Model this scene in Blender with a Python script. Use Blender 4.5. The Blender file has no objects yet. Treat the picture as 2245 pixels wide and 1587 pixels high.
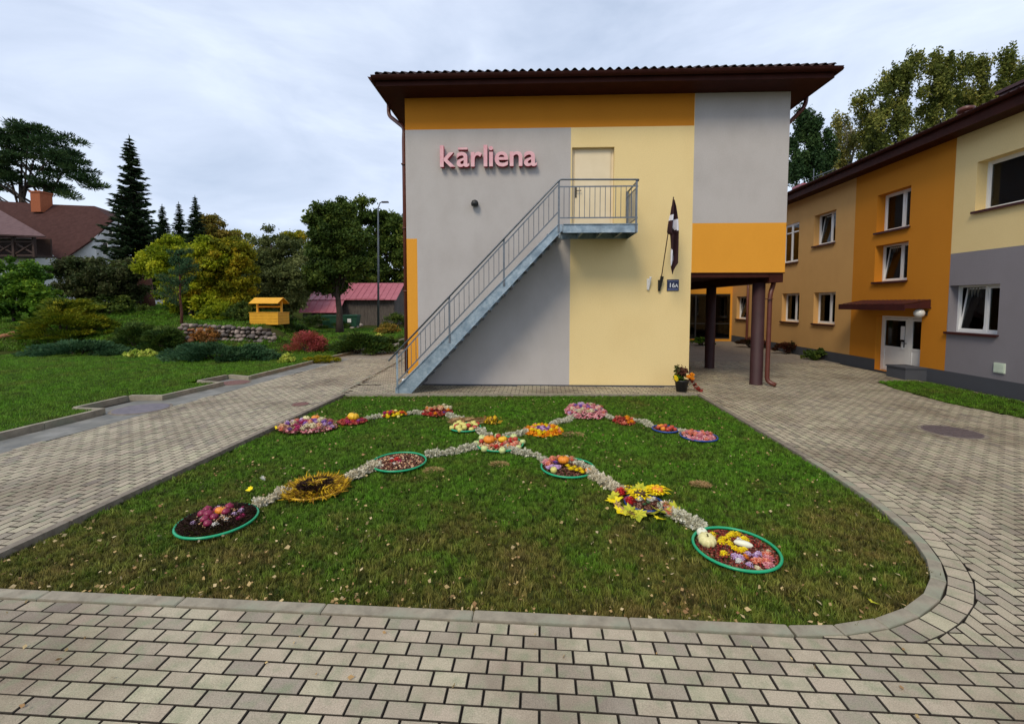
import bpy, math, random
import numpy as np
from mathutils import Vector, Matrix
random.seed(7); RNG = np.random.default_rng(7)
SC = bpy.context.scene; COL = SC.collection
PI = math.pi

# ------------------------------------------------------------------ camera, sky, sun, exposure
F, CX, CY, CAMH = 960.0, 1122.5, 718.0, 2.1
YAW, PITCH = math.atan(63/960), math.atan(53/960)
cd = bpy.data.cameras.new('camera'); cam = bpy.data.objects.new('camera', cd); COL.objects.link(cam)
cam.location = (0, 0, CAMH); cam.rotation_euler = (PI/2 - PITCH, 0, YAW)
cd.sensor_width = 36; cd.lens = 36*F/2245; cd.shift_y = -75.5/2245; cd.clip_end = 3000; cd.clip_start = 0.05
SC.camera = cam
SUN_EL, SUN_AZ = math.radians(47), math.radians(205)      # azimuth clockwise from +Y: behind the viewer, a little left
w = bpy.data.worlds.new('World'); SC.world = w; w.use_nodes = True
nt = w.node_tree; nt.nodes.clear(); N_ = nt.nodes.new; L_ = nt.links.new
out = N_('ShaderNodeOutputWorld'); bg = N_('ShaderNodeBackground'); sky = N_('ShaderNodeTexSky')
sky.sky_type = 'NISHITA'; sky.sun_disc = False; sky.sun_elevation = SUN_EL; sky.sun_rotation = SUN_AZ
tc = N_('ShaderNodeTexCoord'); mp = N_('ShaderNodeMapping'); mp.inputs['Scale'].default_value = (1, 1, 3.0)
mp.inputs['Rotation'].default_value = (0.0, 0.12, 0.4)
n1 = N_('ShaderNodeTexNoise'); n1.inputs['Scale'].default_value = 2.4; n1.inputs['Detail'].default_value = 8; n1.inputs['Roughness'].default_value = .56
n1.inputs['Distortion'].default_value = .35
cr = N_('ShaderNodeValToRGB'); cr.color_ramp.elements[0].position = .28; cr.color_ramp.elements[1].position = .74
cr.color_ramp.elements[0].color = (4.0, 4.75, 6.1, 1); cr.color_ramp.elements[1].color = (7.0, 7.75, 8.6, 1)
e = cr.color_ramp.elements.new(.5); e.color = (5.3, 6.0, 7.35, 1)
mx = N_('ShaderNodeMix'); mx.data_type = 'RGBA'; mx.inputs['Factor'].default_value = .88
L_(tc.outputs['Generated'], mp.inputs['Vector']); L_(mp.outputs[0], n1.inputs['Vector']); L_(n1.outputs['Fac'], cr.inputs['Fac'])
L_(sky.outputs[0], mx.inputs['A']); L_(cr.outputs['Color'], mx.inputs['B'])
L_(mx.outputs['Result'], bg.inputs['Color']); bg.inputs['Strength'].default_value = .1
L_(bg.outputs[0], out.inputs[0])
sl = bpy.data.lights.new('sun', 'SUN'); sl.energy = 1.5; sl.angle = math.radians(20); sl.color = (1, .87, .66)
so = bpy.data.objects.new('sun', sl); COL.objects.link(so)
sd = Vector((math.sin(SUN_AZ)*math.cos(SUN_EL), math.cos(SUN_AZ)*math.cos(SUN_EL), math.sin(SUN_EL)))
so.rotation_euler = sd.to_track_quat('Z', 'Y').to_euler()
SC.view_settings.view_transform = 'Standard'; SC.view_settings.look = 'None'; SC.view_settings.exposure = 0.52
SC.view_settings.gamma = 1; SC.view_settings.use_curve_mapping = False
SC.cycles.max_bounces = 6; SC.cycles.transparent_max_bounces = 8

# ------------------------------------------------------------------ survey helpers: photo measurements -> metres
def ray(x, y):
    c = ((x-CX)/F, 1.0, -(y-CY)/F); cy, sy = math.cos(PITCH), math.sin(PITCH)
    v = (c[0], cy+c[2]*sy, -sy+c[2]*cy); ca, sa = math.cos(YAW), math.sin(YAW)
    return (v[0]*ca-v[1]*sa, v[0]*sa+v[1]*ca, v[2])
def G(x, y, z=0.0):
    r = ray(x, y); t = (z-CAMH)/r[2]; return (r[0]*t, r[1]*t)
def at(x, y, Y):
    r = ray(x, y); t = Y/r[1]; return Vector((r[0]*t, Y, CAMH+r[2]*t))
def sm(t): t = min(1, max(0, t)); return t*t*(3-2*t)
def terr(X, Y):
    if Y < 14: return 0.05
    a = sm((-X/Y-.555)/.09)
    return 0.05 + a*(1.02*sm((Y-16.6)/3.6) + .85*sm((Y-20.5)/8)) 
def hit(x, y, y0=6):
    r = ray(x, y); t = y0
    while t < 90:
        X, Z = r[0]*t/r[1], CAMH+r[2]*t/r[1]
        if Z < terr(X, t): return Vector((X, t, terr(X, t)))
        t += .05
    return Vector((r[0]*t/r[1], t, terr(r[0]*t/r[1], t)))

# ------------------------------------------------------------------ materials
def nodes(name):
    m = bpy.data.materials.new(name); m.use_nodes = True; t = m.node_tree
    return m, t, t.nodes['Principled BSDF']
def setp(b, k, v):
    if k in b.inputs: b.inputs[k].default_value = v
def mat(name, c1, c2=None, scale=5.0, rough=.7, bump=0.0, bscale=None, metal=0.0, stretch=(1, 1, 1), spec=.4, detail=5, c3=None, s3=.6, f3=(.5, .7), coord='Object', bdist=.01):
    m, t, b = nodes(name); N = t.nodes.new; L = t.links.new
    setp(b, 'Roughness', rough); setp(b, 'Metallic', metal); setp(b, 'Specular IOR Level', spec)
    co = N('ShaderNodeTexCoord'); mp = N('ShaderNodeMapping'); mp.inputs['Scale'].default_value = stretch
    L(co.outputs[coord], mp.inputs[0])
    if c2 is None: c2 = tuple(min(1, v*1.18) for v in c1)
    no = N('ShaderNodeTexNoise'); no.inputs['Scale'].default_value = scale; no.inputs['Detail'].default_value = detail; no.inputs['Roughness'].default_value = .62
    L(mp.outputs[0], no.inputs['Vector'])
    r = N('ShaderNodeValToRGB'); r.color_ramp.elements[0].position = .33; r.color_ramp.elements[1].position = .67
    r.color_ramp.elements[0].color = (*c1, 1); r.color_ramp.elements[1].color = (*c2, 1)
    L(no.outputs['Fac'], r.inputs[0]); last = r.outputs[0]
    if c3 is not None:
        n3 = N('ShaderNodeTexNoise'); n3.inputs['Scale'].default_value = s3; n3.inputs['Detail'].default_value = 6; n3.inputs['Roughness'].default_value = .6
        L(mp.outputs[0], n3.inputs['Vector'])
        r3 = N('ShaderNodeMapRange'); r3.inputs['From Min'].default_value = f3[0]; r3.inputs['From Max'].default_value = f3[1]
        L(n3.outputs['Fac'], r3.inputs['Value'])
        x = N('ShaderNodeMix'); x.data_type = 'RGBA'; x.inputs['B'].default_value = (*c3, 1)
        L(r3.outputs[0], x.inputs['Factor']); L(last, x.inputs['A']); last = x.outputs['Result']
    L(last, b.inputs['Base Color'])
    if bump:
        nb = N('ShaderNodeTexNoise'); nb.inputs['Scale'].default_value = bscale or scale*6; nb.inputs['Detail'].default_value = 4
        L(co.outputs[coord], nb.inputs['Vector'])
        bn = N('ShaderNodeBump'); bn.inputs['Strength'].default_value = bump; bn.inputs['Distance'].default_value = bdist
        L(nb.outputs['Fac'], bn.inputs['Height']); L(bn.outputs[0], b.inputs['Normal'])
    return m
def leafmat(name, cols, rough=.6, trans=.25, attr='tint'):
    """foliage or petals: colour ramp driven by a random value stored on every face"""
    m, t, b = nodes(name); N = t.nodes.new; L = t.links.new
    a = N('ShaderNodeAttribute'); a.attribute_name = attr
    r = N('ShaderNodeValToRGB'); el = r.color_ramp.elements
    for i, c in enumerate(cols):
        p = i/(len(cols)-1)
        if i == 0: k = el[0]
        elif i == len(cols)-1: k = el[-1]
        else: k = el.new(p)
        k.position = p; k.color = (*c, 1)
    L(a.outputs['Fac'], r.inputs[0]); L(r.outputs[0], b.inputs['Base Color'])
    setp(b, 'Roughness', rough); setp(b, 'Specular IOR Level', .12)
    if trans:
        tr = N('ShaderNodeBsdfTranslucent'); L(r.outputs[0], tr.inputs['Color'])
        ms = N('ShaderNodeMixShader'); ms.inputs[0].default_value = trans
        L(b.outputs[0], ms.inputs[1]); L(tr.outputs[0], ms.inputs[2]); L(ms.outputs[0], t.nodes['Material Output'].inputs[0])
    return m
def pavermat(name, src):
    m, t, b = nodes(name); N = t.nodes.new; L = t.links.new
    g = N('ShaderNodeNewGeometry')
    if src == 'obj': o = N('ShaderNodeObjectInfo'); rv = o.outputs['Random']
    else: o = N('ShaderNodeAttribute'); o.attribute_name = 'tint'; rv = o.outputs['Fac']
    r = N('ShaderNodeValToRGB'); el = r.color_ramp.elements
    for p, c in ((0, (.25, .21, .17)), (.06, (.31, .265, .205)), (.3, (.37, .315, .23)), (.55, (.41, .36, .26)), (.8, (.415, .345, .26)), (1, (.43, .395, .27))):
        k = el[0] if p == 0 else el[-1] if p == 1 else el.new(p)
        k.position = p; k.color = (*c, 1)
    L(rv, r.inputs[0])
    # broad damp dark areas and greenish algae, fine grain
    n = N('ShaderNodeTexNoise'); n.inputs['Scale'].default_value = .75; n.inputs['Detail'].default_value = 5; n.inputs['Roughness'].default_value = .65; L(g.outputs['Position'], n.inputs['Vector'])
    mr = N('ShaderNodeMapRange'); mr.inputs['From Min'].default_value = .45; mr.inputs['From Max'].default_value = .70; mr.inputs['To Max'].default_value = .9; L(n.outputs['Fac'], mr.inputs[0])
    x1 = N('ShaderNodeMix'); x1.data_type = 'RGBA'; x1.blend_type = 'MULTIPLY'; x1.inputs['B'].default_value = (.44, .38, .36, 1)
    L(mr.outputs[0], x1.inputs['Factor']); L(r.outputs[0], x1.inputs['A'])
    n2 = N('ShaderNodeTexNoise'); n2.inputs['Scale'].default_value = 9; n2.inputs['Detail'].default_value = 4; L(g.outputs['Position'], n2.inputs['Vector'])
    m2 = N('ShaderNodeMapRange'); m2.inputs['From Min'].default_value = .48; m2.inputs['From Max'].default_value = .75; m2.inputs['To Max'].default_value = .62; L(n2.outputs['Fac'], m2.inputs[0])
    x2 = N('ShaderNodeMix'); x2.data_type = 'RGBA'; x2.inputs['B'].default_value = (.19, .23, .13, 1); L(m2.outputs[0], x2.inputs['Factor']); L(x1.outputs['Result'], x2.inputs['A'])
    n3 = N('ShaderNodeTexNoise'); n3.inputs['Scale'].default_value = 140; n3.inputs['Detail'].default_value = 3; n3.inputs['Roughness'].default_value = .8; L(g.outputs['Position'], n3.inputs['Vector'])
    m3 = N('ShaderNodeMapRange'); m3.inputs['From Min'].default_value = .3; m3.inputs['From Max'].default_value = .7; m3.inputs['To Min'].default_value = .68; m3.inputs['To Max'].default_value = 1.28; L(n3.outputs['Fac'], m3.inputs[0])
    x3 = N('ShaderNodeMix'); x3.data_type = 'RGBA'; x3.blend_type = 'MULTIPLY'; x3.inputs['Factor'].default_value = 1; L(x2.outputs['Result'], x3.inputs['A']); L(m3.outputs[0], x3.inputs['B'])
    L(x3.outputs['Result'], b.inputs['Base Color'])
    setp(b, 'Roughness', .72); setp(b, 'Specular IOR Level', .35)
    bn = N('ShaderNodeBump'); bn.inputs['Strength'].default_value = .5; bn.inputs['Distance'].default_value = .003; L(n3.outputs['Fac'], bn.inputs['Height']); L(bn.outputs[0], b.inputs['Normal'])
    return m
def wallmat(name, c, dirt=(.75, .72, .7), amt=.35):
    m, t, b = nodes(name); N = t.nodes.new; L = t.links.new
    co = N('ShaderNodeTexCoord')
    n = N('ShaderNodeTexNoise'); n.inputs['Scale'].default_value = .9; n.inputs['Detail'].default_value = 8; n.inputs['Roughness'].default_value = .6
    mp = N('ShaderNodeMapping'); mp.inputs['Scale'].default_value = (1.3, 1.3, .9); L(co.outputs['Object'], mp.inputs[0]); L(mp.outputs[0], n.inputs['Vector'])
    mr = N('ShaderNodeMapRange'); mr.inputs['From Min'].default_value = .42; mr.inputs['From Max'].default_value = .75; mr.inputs['To Max'].default_value = amt; L(n.outputs['Fac'], mr.inputs[0])
    x = N('ShaderNodeMix'); x.data_type = 'RGBA'; x.blend_type = 'MULTIPLY'; x.inputs['A'].default_value = (*c, 1); x.inputs['B'].default_value = (*dirt, 1); L(mr.outputs[0], x.inputs['Factor'])
    n2 = N('ShaderNodeTexNoise'); n2.inputs['Scale'].default_value = 45; n2.inputs['Detail'].default_value = 5; n2.inputs['Roughness'].default_value = .7; L(co.outputs['Object'], n2.inputs['Vector'])
    m2 = N('ShaderNodeMapRange'); m2.inputs['From Min'].default_value = .3; m2.inputs['From Max'].default_value = .7; m2.inputs['To Min'].default_value = .9; m2.inputs['To Max'].default_value = 1.08; L(n2.outputs['Fac'], m2.inputs[0])
    x2 = N('ShaderNodeMix'); x2.data_type = 'RGBA'; x2.blend_type = 'MULTIPLY'; x2.inputs['Factor'].default_value = 1; L(x.outputs['Result'], x2.inputs['A']); L(m2.outputs[0], x2.inputs['B'])
    L(x2.outputs['Result'], b.inputs['Base Color']); setp(b, 'Roughness', .85); setp(b, 'Specular IOR Level', .2)
    bn = N('ShaderNodeBump'); bn.inputs['Strength'].default_value = .35; bn.inputs['Distance'].default_value = .004; L(n2.outputs['Fac'], bn.inputs['Height']); L(bn.outputs[0], b.inputs['Normal'])
    return m
def glassmat():
    m = bpy.data.materials.new('window_glass'); m.use_nodes = True; t = m.node_tree; t.nodes.clear(); N = t.nodes.new; L = t.links.new
    o = N('ShaderNodeOutputMaterial'); gl = N('ShaderNodeBsdfGlossy'); gl.inputs['Roughness'].default_value = .03
    tr = N('ShaderNodeBsdfTransparent'); tr.inputs['Color'].default_value = (.62, .68, .68, 1)
    f = N('ShaderNodeFresnel'); f.inputs['IOR'].default_value = 1.5
    ms = N('ShaderNodeMixShader'); L(f.outputs[0], ms.inputs[0]); L(tr.outputs[0], ms.inputs[1]); L(gl.outputs[0], ms.inputs[2]); L(ms.outputs[0], o.inputs[0])
    return m
M = {}
M['grey'] = wallmat('grey_stucco', (.465, .44, .43), amt=.5); M['yellow'] = wallmat('yellow_stucco', (.79, .62, .31), (.88, .83, .75), .4)
M['orange'] = wallmat('orange_stucco', (.72, .32, .035), (.85, .8, .75)); M['orange_shaded'] = wallmat('shaded_orange_stucco', (.56, .215, .018), (.85, .8, .75))  # second orange has the eaves shade put into its colour; side wing shares it
M['tan'] = wallmat('sand_yellow_stucco', (.60, .35, .13)); M['grey2'] = wallmat('cool_grey_stucco', (.235, .22, .245)); M['plinth'] = wallmat('dark_grey_plinth', (.075, .08, .095))
M['cream'] = mat('cream_door_paint', (.72, .60, .40), (.78, .66, .46), 2, .5)
M['brown'] = mat('dark_brown_metal', (.034, .008, .005), (.048, .012, .008), 4, .6, spec=.12)
M['rust'] = mat('red_brown_pipe', (.085, .02, .012), (.12, .032, .02), 6, .4, spec=.5)
M['column'] = mat('purple_brown_column_paint', (.032, .011, .013), (.045, .016, .019), 3, .65, bump=.1)
M['sill'] = mat('dark_red_sill_metal', (.04, .010, .010), (.06, .014, .014), 5, .45)
M['roof'] = mat('dark_roof_tile_metal', (.03, .016, .015), (.05, .028, .026), 6, .6, spec=.2)
M['galv'] = mat('galvanised_steel', (.22, .30, .37), (.42, .50, .56), 9, .5, metal=.55, c3=(.16, .21, .26), s3=3, f3=(.5, .75), bump=.1)
M['galvd'] = mat('dull_steel_rail', (.13, .15, .17), (.2, .22, .25), 9, .5, metal=.6)
M['white'] = mat('white_plastic', (.72, .73, .74), (.8, .8, .8), 3, .35, spec=.5)
M['glass'] = glassmat()
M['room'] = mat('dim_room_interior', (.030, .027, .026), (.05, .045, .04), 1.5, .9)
M['curtain'] = mat('curtain_cloth', (.14, .13, .115), (.22, .21, .19), 2, .9, stretch=(14, 14, .4))
M['black'] = mat('black_plastic', (.012, .012, .013), (.02, .02, .02), 6, .4)
M['darkmetal'] = mat('dark_iron', (.03, .03, .032), (.05, .05, .05), 6, .5, metal=.4)
M['soil'] = mat('dark_soil', (.028, .02, .013), (.06, .042, .026), 18, .95, bump=.6, bdist=.02)
M['sand'] = mat('dark_joint_sand', (.012, .009, .006), (.024, .018, .012), 30, .95)
M['kerb'] = mat('concrete_kerb', (.21, .185, .14), (.33, .29, .22), 7, .8, bump=.3, bscale=120, c3=(.2, .24, .17), s3=1.6, f3=(.5, .72), coord='Object')
M['kerbdark'] = mat('weathered_kerb', (.13, .105, .08), (.25, .215, .17), 9, .85, bump=.3, bscale=100)
M['paverside'] = mat('dark_paver_side', (.03, .024, .018), (.055, .045, .034), 30, .95); M['paver'] = pavermat('paver_concrete', 'obj'); M['paverf'] = pavermat('paver_concrete_field', 'att')
M['bark'] = mat('tree_bark', (.035, .026, .02), (.075, .055, .042), 9, .95, bump=.6, stretch=(3, 3, .6), bdist=.03)
M['redbark'] = mat('reddish_bark', (.09, .032, .02), (.14, .055, .034), 7, .9, bump=.6, stretch=(3, 3, .6), bdist=.03)
M['birchbark'] = mat('birch_bark', (.35, .33, .3), (.5, .48, .44), 6, .8, c3=(.03, .03, .03), s3=4, f3=(.55, .62))
M['rock'] = mat('field_stone', (.05, .042, .04), (.20, .17, .155), 3, .85, bump=.5, bdist=.02)
M['rockp'] = mat('pink_field_stone', (.12, .09, .075), (.38, .31, .27), 3, .85, bump=.5, bdist=.02)
M['rockr'] = mat('rust_field_stone', (.19, .075, .03), (.33, .15, .07), 3, .85, bump=.5, bdist=.02)
M['wood_y'] = mat('yellow_painted_wood', (.62, .30, .012), (.74, .38, .02), 5, .6, bump=.2)
M['wood_g'] = mat('weathered_grey_wood', (.055, .045, .04), (.13, .11, .095), 4, .9, stretch=(6, 6, .5), bump=.4)
M['wood_d'] = mat('dark_brown_wood', (.03, .014, .009), (.05, .022, .014), 5, .7)
M['pinkroof'] = mat('dusty_pink_sheet_metal', (.30, .075, .095), (.38, .11, .135), 2.5, .42, spec=.5)
M['houseroof'] = mat('brown_violet_roof', (.048, .021, .018), (.07, .032, .028), 3, .85, bump=.3, spec=.1)
M['houseroof2'] = mat('worn_mauve_roof', (.10, .058, .06), (.14, .085, .085), 3, .8, bump=.3, spec=.15)
M['brickch'] = mat('orange_brick', (.25, .065, .022), (.36, .11, .045), 14, .85)
M['whitewall'] = wallmat('white_render', (.68, .67, .66)); M['bin'] = mat('green_bin_plastic', (.014, .06, .038), (.025, .09, .055), 4, .45)
M['iron'] = mat('cast_iron_cover', (.10, .08, .082), (.17, .13, .13), 30, .6, metal=.3, bump=.8, bscale=60)
M['concgrey'] = mat('smooth_lilac_concrete', (.11, .10, .12), (.17, .15, .17), 8, .6)
M['redcover'] = mat('red_brown_cover', (.12, .055, .045), (.19, .09, .075), 22, .7, bump=.6)

# ------------------------------------------------------------------ mesh builder
class MB:
    def __init__(s): s.v = []; s.f = []; s.m = []
    def add(s, vs, fs, mi=0):
        o = len(s.v); s.v += [tuple(p) for p in vs]; s.f += [tuple(i+o for i in f) for f in fs]; s.m += [mi]*len(fs); return s
    def box(s, x0, x1, y0, y1, z0, z1, mi=0, M4=None):
        vs = [(x, y, z) for z in (z0, z1) for x, y in ((x0, y0), (x1, y0), (x1, y1), (x0, y1))]
        if M4 is not None: vs = [tuple(M4 @ Vector(v)) for v in vs]
        return s.add(vs, [(3, 2, 1, 0), (4, 5, 6, 7), (0, 1, 5, 4), (1, 2, 6, 5), (2, 3, 7, 6), (3, 0, 4, 7)], mi)
    def beam(s, a, b, w, h, mi=0, up=(0, 0, 1)):
        a, b = Vector(a), Vector(b); d = (b-a).normalized(); u = Vector(up)
        if abs(d.dot(u)) > .98: u = Vector((1, 0, 0))
        x = d.cross(u).normalized(); y = x.cross(d).normalized()
        vs = [p + x*(i*w/2) + y*(j*h/2) for p in (a, b) for i, j in ((-1, -1), (1, -1), (1, 1), (-1, 1))]
        return s.add(vs, [(0, 1, 2, 3), (7, 6, 5, 4), (0, 4, 5, 1), (1, 5, 6, 2), (2, 6, 7, 3), (3, 7, 4, 0)], mi)
    def prism(s, poly, z0, z1, mi=0):
        n = len(poly); vs = [(x, y, z0) for x, y in poly]+[(x, y, z1) for x, y in poly]
        return s.add(vs, [tuple(range(n-1, -1, -1)), tuple(range(n, 2*n))]+[(i, (i+1) % n, n+(i+1) % n, n+i) for i in range(n)], mi)
    def tube(s, pts, r, n=8, mi=0, cap=True):
        pts = [Vector(p) for p in pts]; rs = r if isinstance(r, (list, tuple)) else [r]*len(pts); vs = []; pv = None
        for i, p in enumerate(pts):
            d = (pts[min(i+1, len(pts)-1)]-pts[max(i-1, 0)]).normalized()
            if pv is None: pv = d.orthogonal().normalized()
            else: pv = (pv-d*pv.dot(d)).normalized()
            q = d.cross(pv)
            vs += [p+(pv*math.cos(2*PI*k/n)+q*math.sin(2*PI*k/n))*rs[i] for k in range(n)]
        fs = [(i*n+k, i*n+(k+1) % n, (i+1)*n+(k+1) % n, (i+1)*n+k) for i in range(len(pts)-1) for k in range(n)]
        if cap: fs += [tuple(range(n-1, -1, -1)), tuple(range((len(pts)-1)*n, len(pts)*n))]
        return s.add(vs, fs, mi)
    def ring(s, c, R, r, n=48, k=8, mi=0):
        vs = []; 
        for i in range(n):
            a = 2*PI*i/n
            for j in range(k):
                b = 2*PI*j/k; vs.append((c[0]+(R+r*math.cos(b))*math.cos(a), c[1]+(R+r*math.cos(b))*math.sin(a), c[2]+r*math.sin(b)))
        return s.add(vs, [(i*k+j, ((i+1) % n)*k+j, ((i+1) % n)*k+(j+1) % k, i*k+(j+1) % k) for i in range(n) for j in range(k)], mi)
    def lathe(s, prof, c=(0, 0, 0), n=16, mi=0, wob=0, lobes=0, sx=1, sy=1):
        vs = []
        for r, z in prof:
            for k in range(n):
                a = 2*PI*k/n; rr = r*(1+(wob*abs(math.cos(a*lobes/2))-wob*.5 if lobes else 0))
                vs.append((c[0]+rr*math.cos(a)*sx, c[1]+rr*math.sin(a)*sy, c[2]+z))
        m = len(prof); fs = [(i*n+k, i*n+(k+1) % n, (i+1)*n+(k+1) % n, (i+1)*n+k) for i in range(m-1) for k in range(n)]
        fs += [tuple(range(n-1, -1, -1)), tuple(range((m-1)*n, m*n))]
        return s.add(vs, fs, mi)
    def build(s, name, mats, parent=None, smooth=False):
        me = bpy.data.meshes.new(name); me.from_pydata(s.v, [], s.f); 
        for m in (mats if isinstance(mats, (list, tuple)) else [mats]): me.materials.append(m)
        if len(me.materials) > 1: me.polygons.foreach_set('material_index', s.m)
        if smooth: me.polygons.foreach_set('use_smooth', [True]*len(s.f))
        me.update(); return link(name, me, parent)
def link(name, me, parent=None):
    o = bpy.data.objects.new(name, me); COL.objects.link(o)
    if parent is not None: o.parent = parent
    return o
def tag(o, label=None, cat=None, group=None, kind=None):
    if label: o['label'] = label
    if cat: o['category'] = cat
    if group: o['group'] = group
    if kind: o['kind'] = kind
    return o
def empty(name, loc=(0, 0, 0), rz=0, label=None, cat=None, group=None):
    o = bpy.data.objects.new(name, None); COL.objects.link(o); o.location = loc; o.rotation_euler = (0, 0, rz); o.empty_display_size = .1
    return tag(o, label, cat, group)
def npmesh(name, V, FC, mats, parent=None, tint=None, mi=None, smooth=False):
    """fast mesh from arrays; FC is (n, k)"""
    me = bpy.data.meshes.new(name); n, k = FC.shape
    me.vertices.add(len(V)); me.vertices.foreach_set('co', V.astype(np.float32).ravel())
    me.loops.add(n*k); me.loops.foreach_set('vertex_index', FC.astype(np.int32).ravel())
    me.polygons.add(n); me.polygons.foreach_set('loop_start', np.arange(0, n*k, k, dtype=np.int32)); me.polygons.foreach_set('loop_total', np.full(n, k, dtype=np.int32))
    for m in (mats if isinstance(mats, (list, tuple)) else [mats]): me.materials.append(m)
    if mi is not None: me.polygons.foreach_set('material_index', mi.astype(np.int32))
    if tint is not None:
        a = me.attributes.new('tint', 'FLOAT', 'FACE'); a.data.foreach_set('value', tint.astype(np.float32))
    if smooth: me.polygons.foreach_set('use_smooth', np.ones(n, dtype=bool))
    me.update(calc_edges=True); return link(name, me, parent)

# ------------------------------------------------------------------ ground
g = MB(); g.box(-900, 900, -300, 1500, -.5, -.16)
tag(g.build('ground', mat('far_meadow', (.035, .055, .015), (.06, .08, .025), .3, .95)), kind='structure')

# lawn outline (grass edge), anticlockwise from the near left corner
curve = [(1.62, 2.86), (1.94, 2.885), (2.2, 2.95), (2.45, 3.05), (2.68, 3.18), (2.89, 3.34), (3.06, 3.53), (3.2, 3.75), (3.32, 4.02), (3.43, 4.38), (3.52, 4.85), (3.575, 5.4), (3.6, 6.1), (3.61, 7.8)]
LAWN = [(-4.52, 2.86)]+curve+[(3.62, 10.24), (-4.52, 9.76)]
def offs(poly, d):
    n = len(poly); o = []
    for i in range(n):
        a, b, c = Vector(poly[i-1]), Vector(poly[i]), Vector(poly[(i+1) % n])
        n1 = Vector(((b-a).y, -(b-a).x)).normalized(); n2 = Vector(((c-b).y, -(c-b).x)).normalized()
        m = (n1+n2).normalized(); o.append(tuple(b+m*(d/max(.5, m.dot(n1)))))
    return o
def inpoly(p, poly):
    c = False; n = len(poly)
    for i in range(n):
        x1, y1 = poly[i]; x2, y2 = poly[(i+1) % n]
        if (y1 > p[1]) != (y2 > p[1]) and p[0] < (x2-x1)*(p[1]-y1)/(y2-y1)+x1: c = not c
    return c
def halfclip(poly, a, nrm):
    """keep the side where (p-a).n >= 0"""
    o = []; n = len(poly)
    for i in range(n):
        p, q = poly[i], poly[(i+1) % n]
        dp = (p[0]-a[0])*nrm[0]+(p[1]-a[1])*nrm[1]; dq = (q[0]-a[0])*nrm[0]+(q[1]-a[1])*nrm[1]
        if dp >= 0: o.append(p)
        if (dp >= 0) != (dq >= 0):
            t = dp/(dp-dq); o.append((p[0]+t*(q[0]-p[0]), p[1]+t*(q[1]-p[1])))
    return o
def area(p): return abs(sum(p[i-1][0]*p[i][1]-p[i][0]*p[i-1][1] for i in range(len(p))))/2
def cut_outside(poly, hole):
    """cut a small paver against a convex hole by its nearest edge"""
    c = (sum(p[0] for p in poly)/len(poly), sum(p[1] for p in poly)/len(poly)); best = None; n = len(hole)
    for i in range(n):
        a, b = hole[i], hole[(i+1) % n]; L = math.hypot(b[0]-a[0], b[1]-a[1]); d = ((b[0]-a[0])/L, (b[1]-a[1])/L); nr = (d[1], -d[0])
        s_ = (c[0]-a[0])*nr[0]+(c[1]-a[1])*nr[1]; t = (c[0]-a[0])*d[0]+(c[1]-a[1])*d[1]
        dist = math.hypot(s_, max(0, -t, t-L))
        if best is None or dist < best[0]: best = (dist, a, nr, i)
    if best[0] > .2: return None if inpoly(c, hole) else poly
    i = best[3]
    for j in (i-1, i, (i+1) % n):
        a, b = hole[j], hole[(j+1) % n]; L = math.hypot(b[0]-a[0], b[1]-a[1]); nr = ((b[1]-a[1])/L, -(b[0]-a[0])/L)
        if j == i or all((p[0]-a[0])*nr[0]+(p[1]-a[1])*nr[1] > -1e-6 for p in poly) is False and abs((c[0]-a[0])*(b[0]-a[0])/L+(c[1]-a[1])*(b[1]-a[1])/L-L/2) < L/2+.05 and j == i:
            poly = halfclip(poly, a, nr)
            if len(poly) < 3: return None
    return poly if area(poly) > .0012 else None

def brick_geo(poly, z, h=.03, ch=.0038):
    """paver with chamfered arris"""
    n = len(poly); cx = sum(p[0] for p in poly)/n; cy = sum(p[1] for p in poly)/n
    def ins(p):
        d = math.hypot(p[0]-cx, p[1]-cy) or 1; k = max(0, 1-ch*1.3/d); return (cx+(p[0]-cx)*k, cy+(p[1]-cy)*k)
    vs = [(*ins(p), z) for p in poly]+[(p[0], p[1], z-ch) for p in poly]+[(p[0], p[1], z-h) for p in poly]
    fs = [tuple(range(n))]+[(n+i, n+(i+1) % n, (i+1) % n, i) for i in range(n)]+[(2*n+i, 2*n+(i+1) % n, n+(i+1) % n, n+i) for i in range(n)]
    return vs, fs
def dark_sides(me, n):
    me.materials.append(M['paver']); me.materials.append(M['paverside'])
    for i, p in enumerate(me.polygons): p.material_index = 0 if i == 0 else 1  # top keeps the paver colour, sides and chamfers are coloured darker
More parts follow.
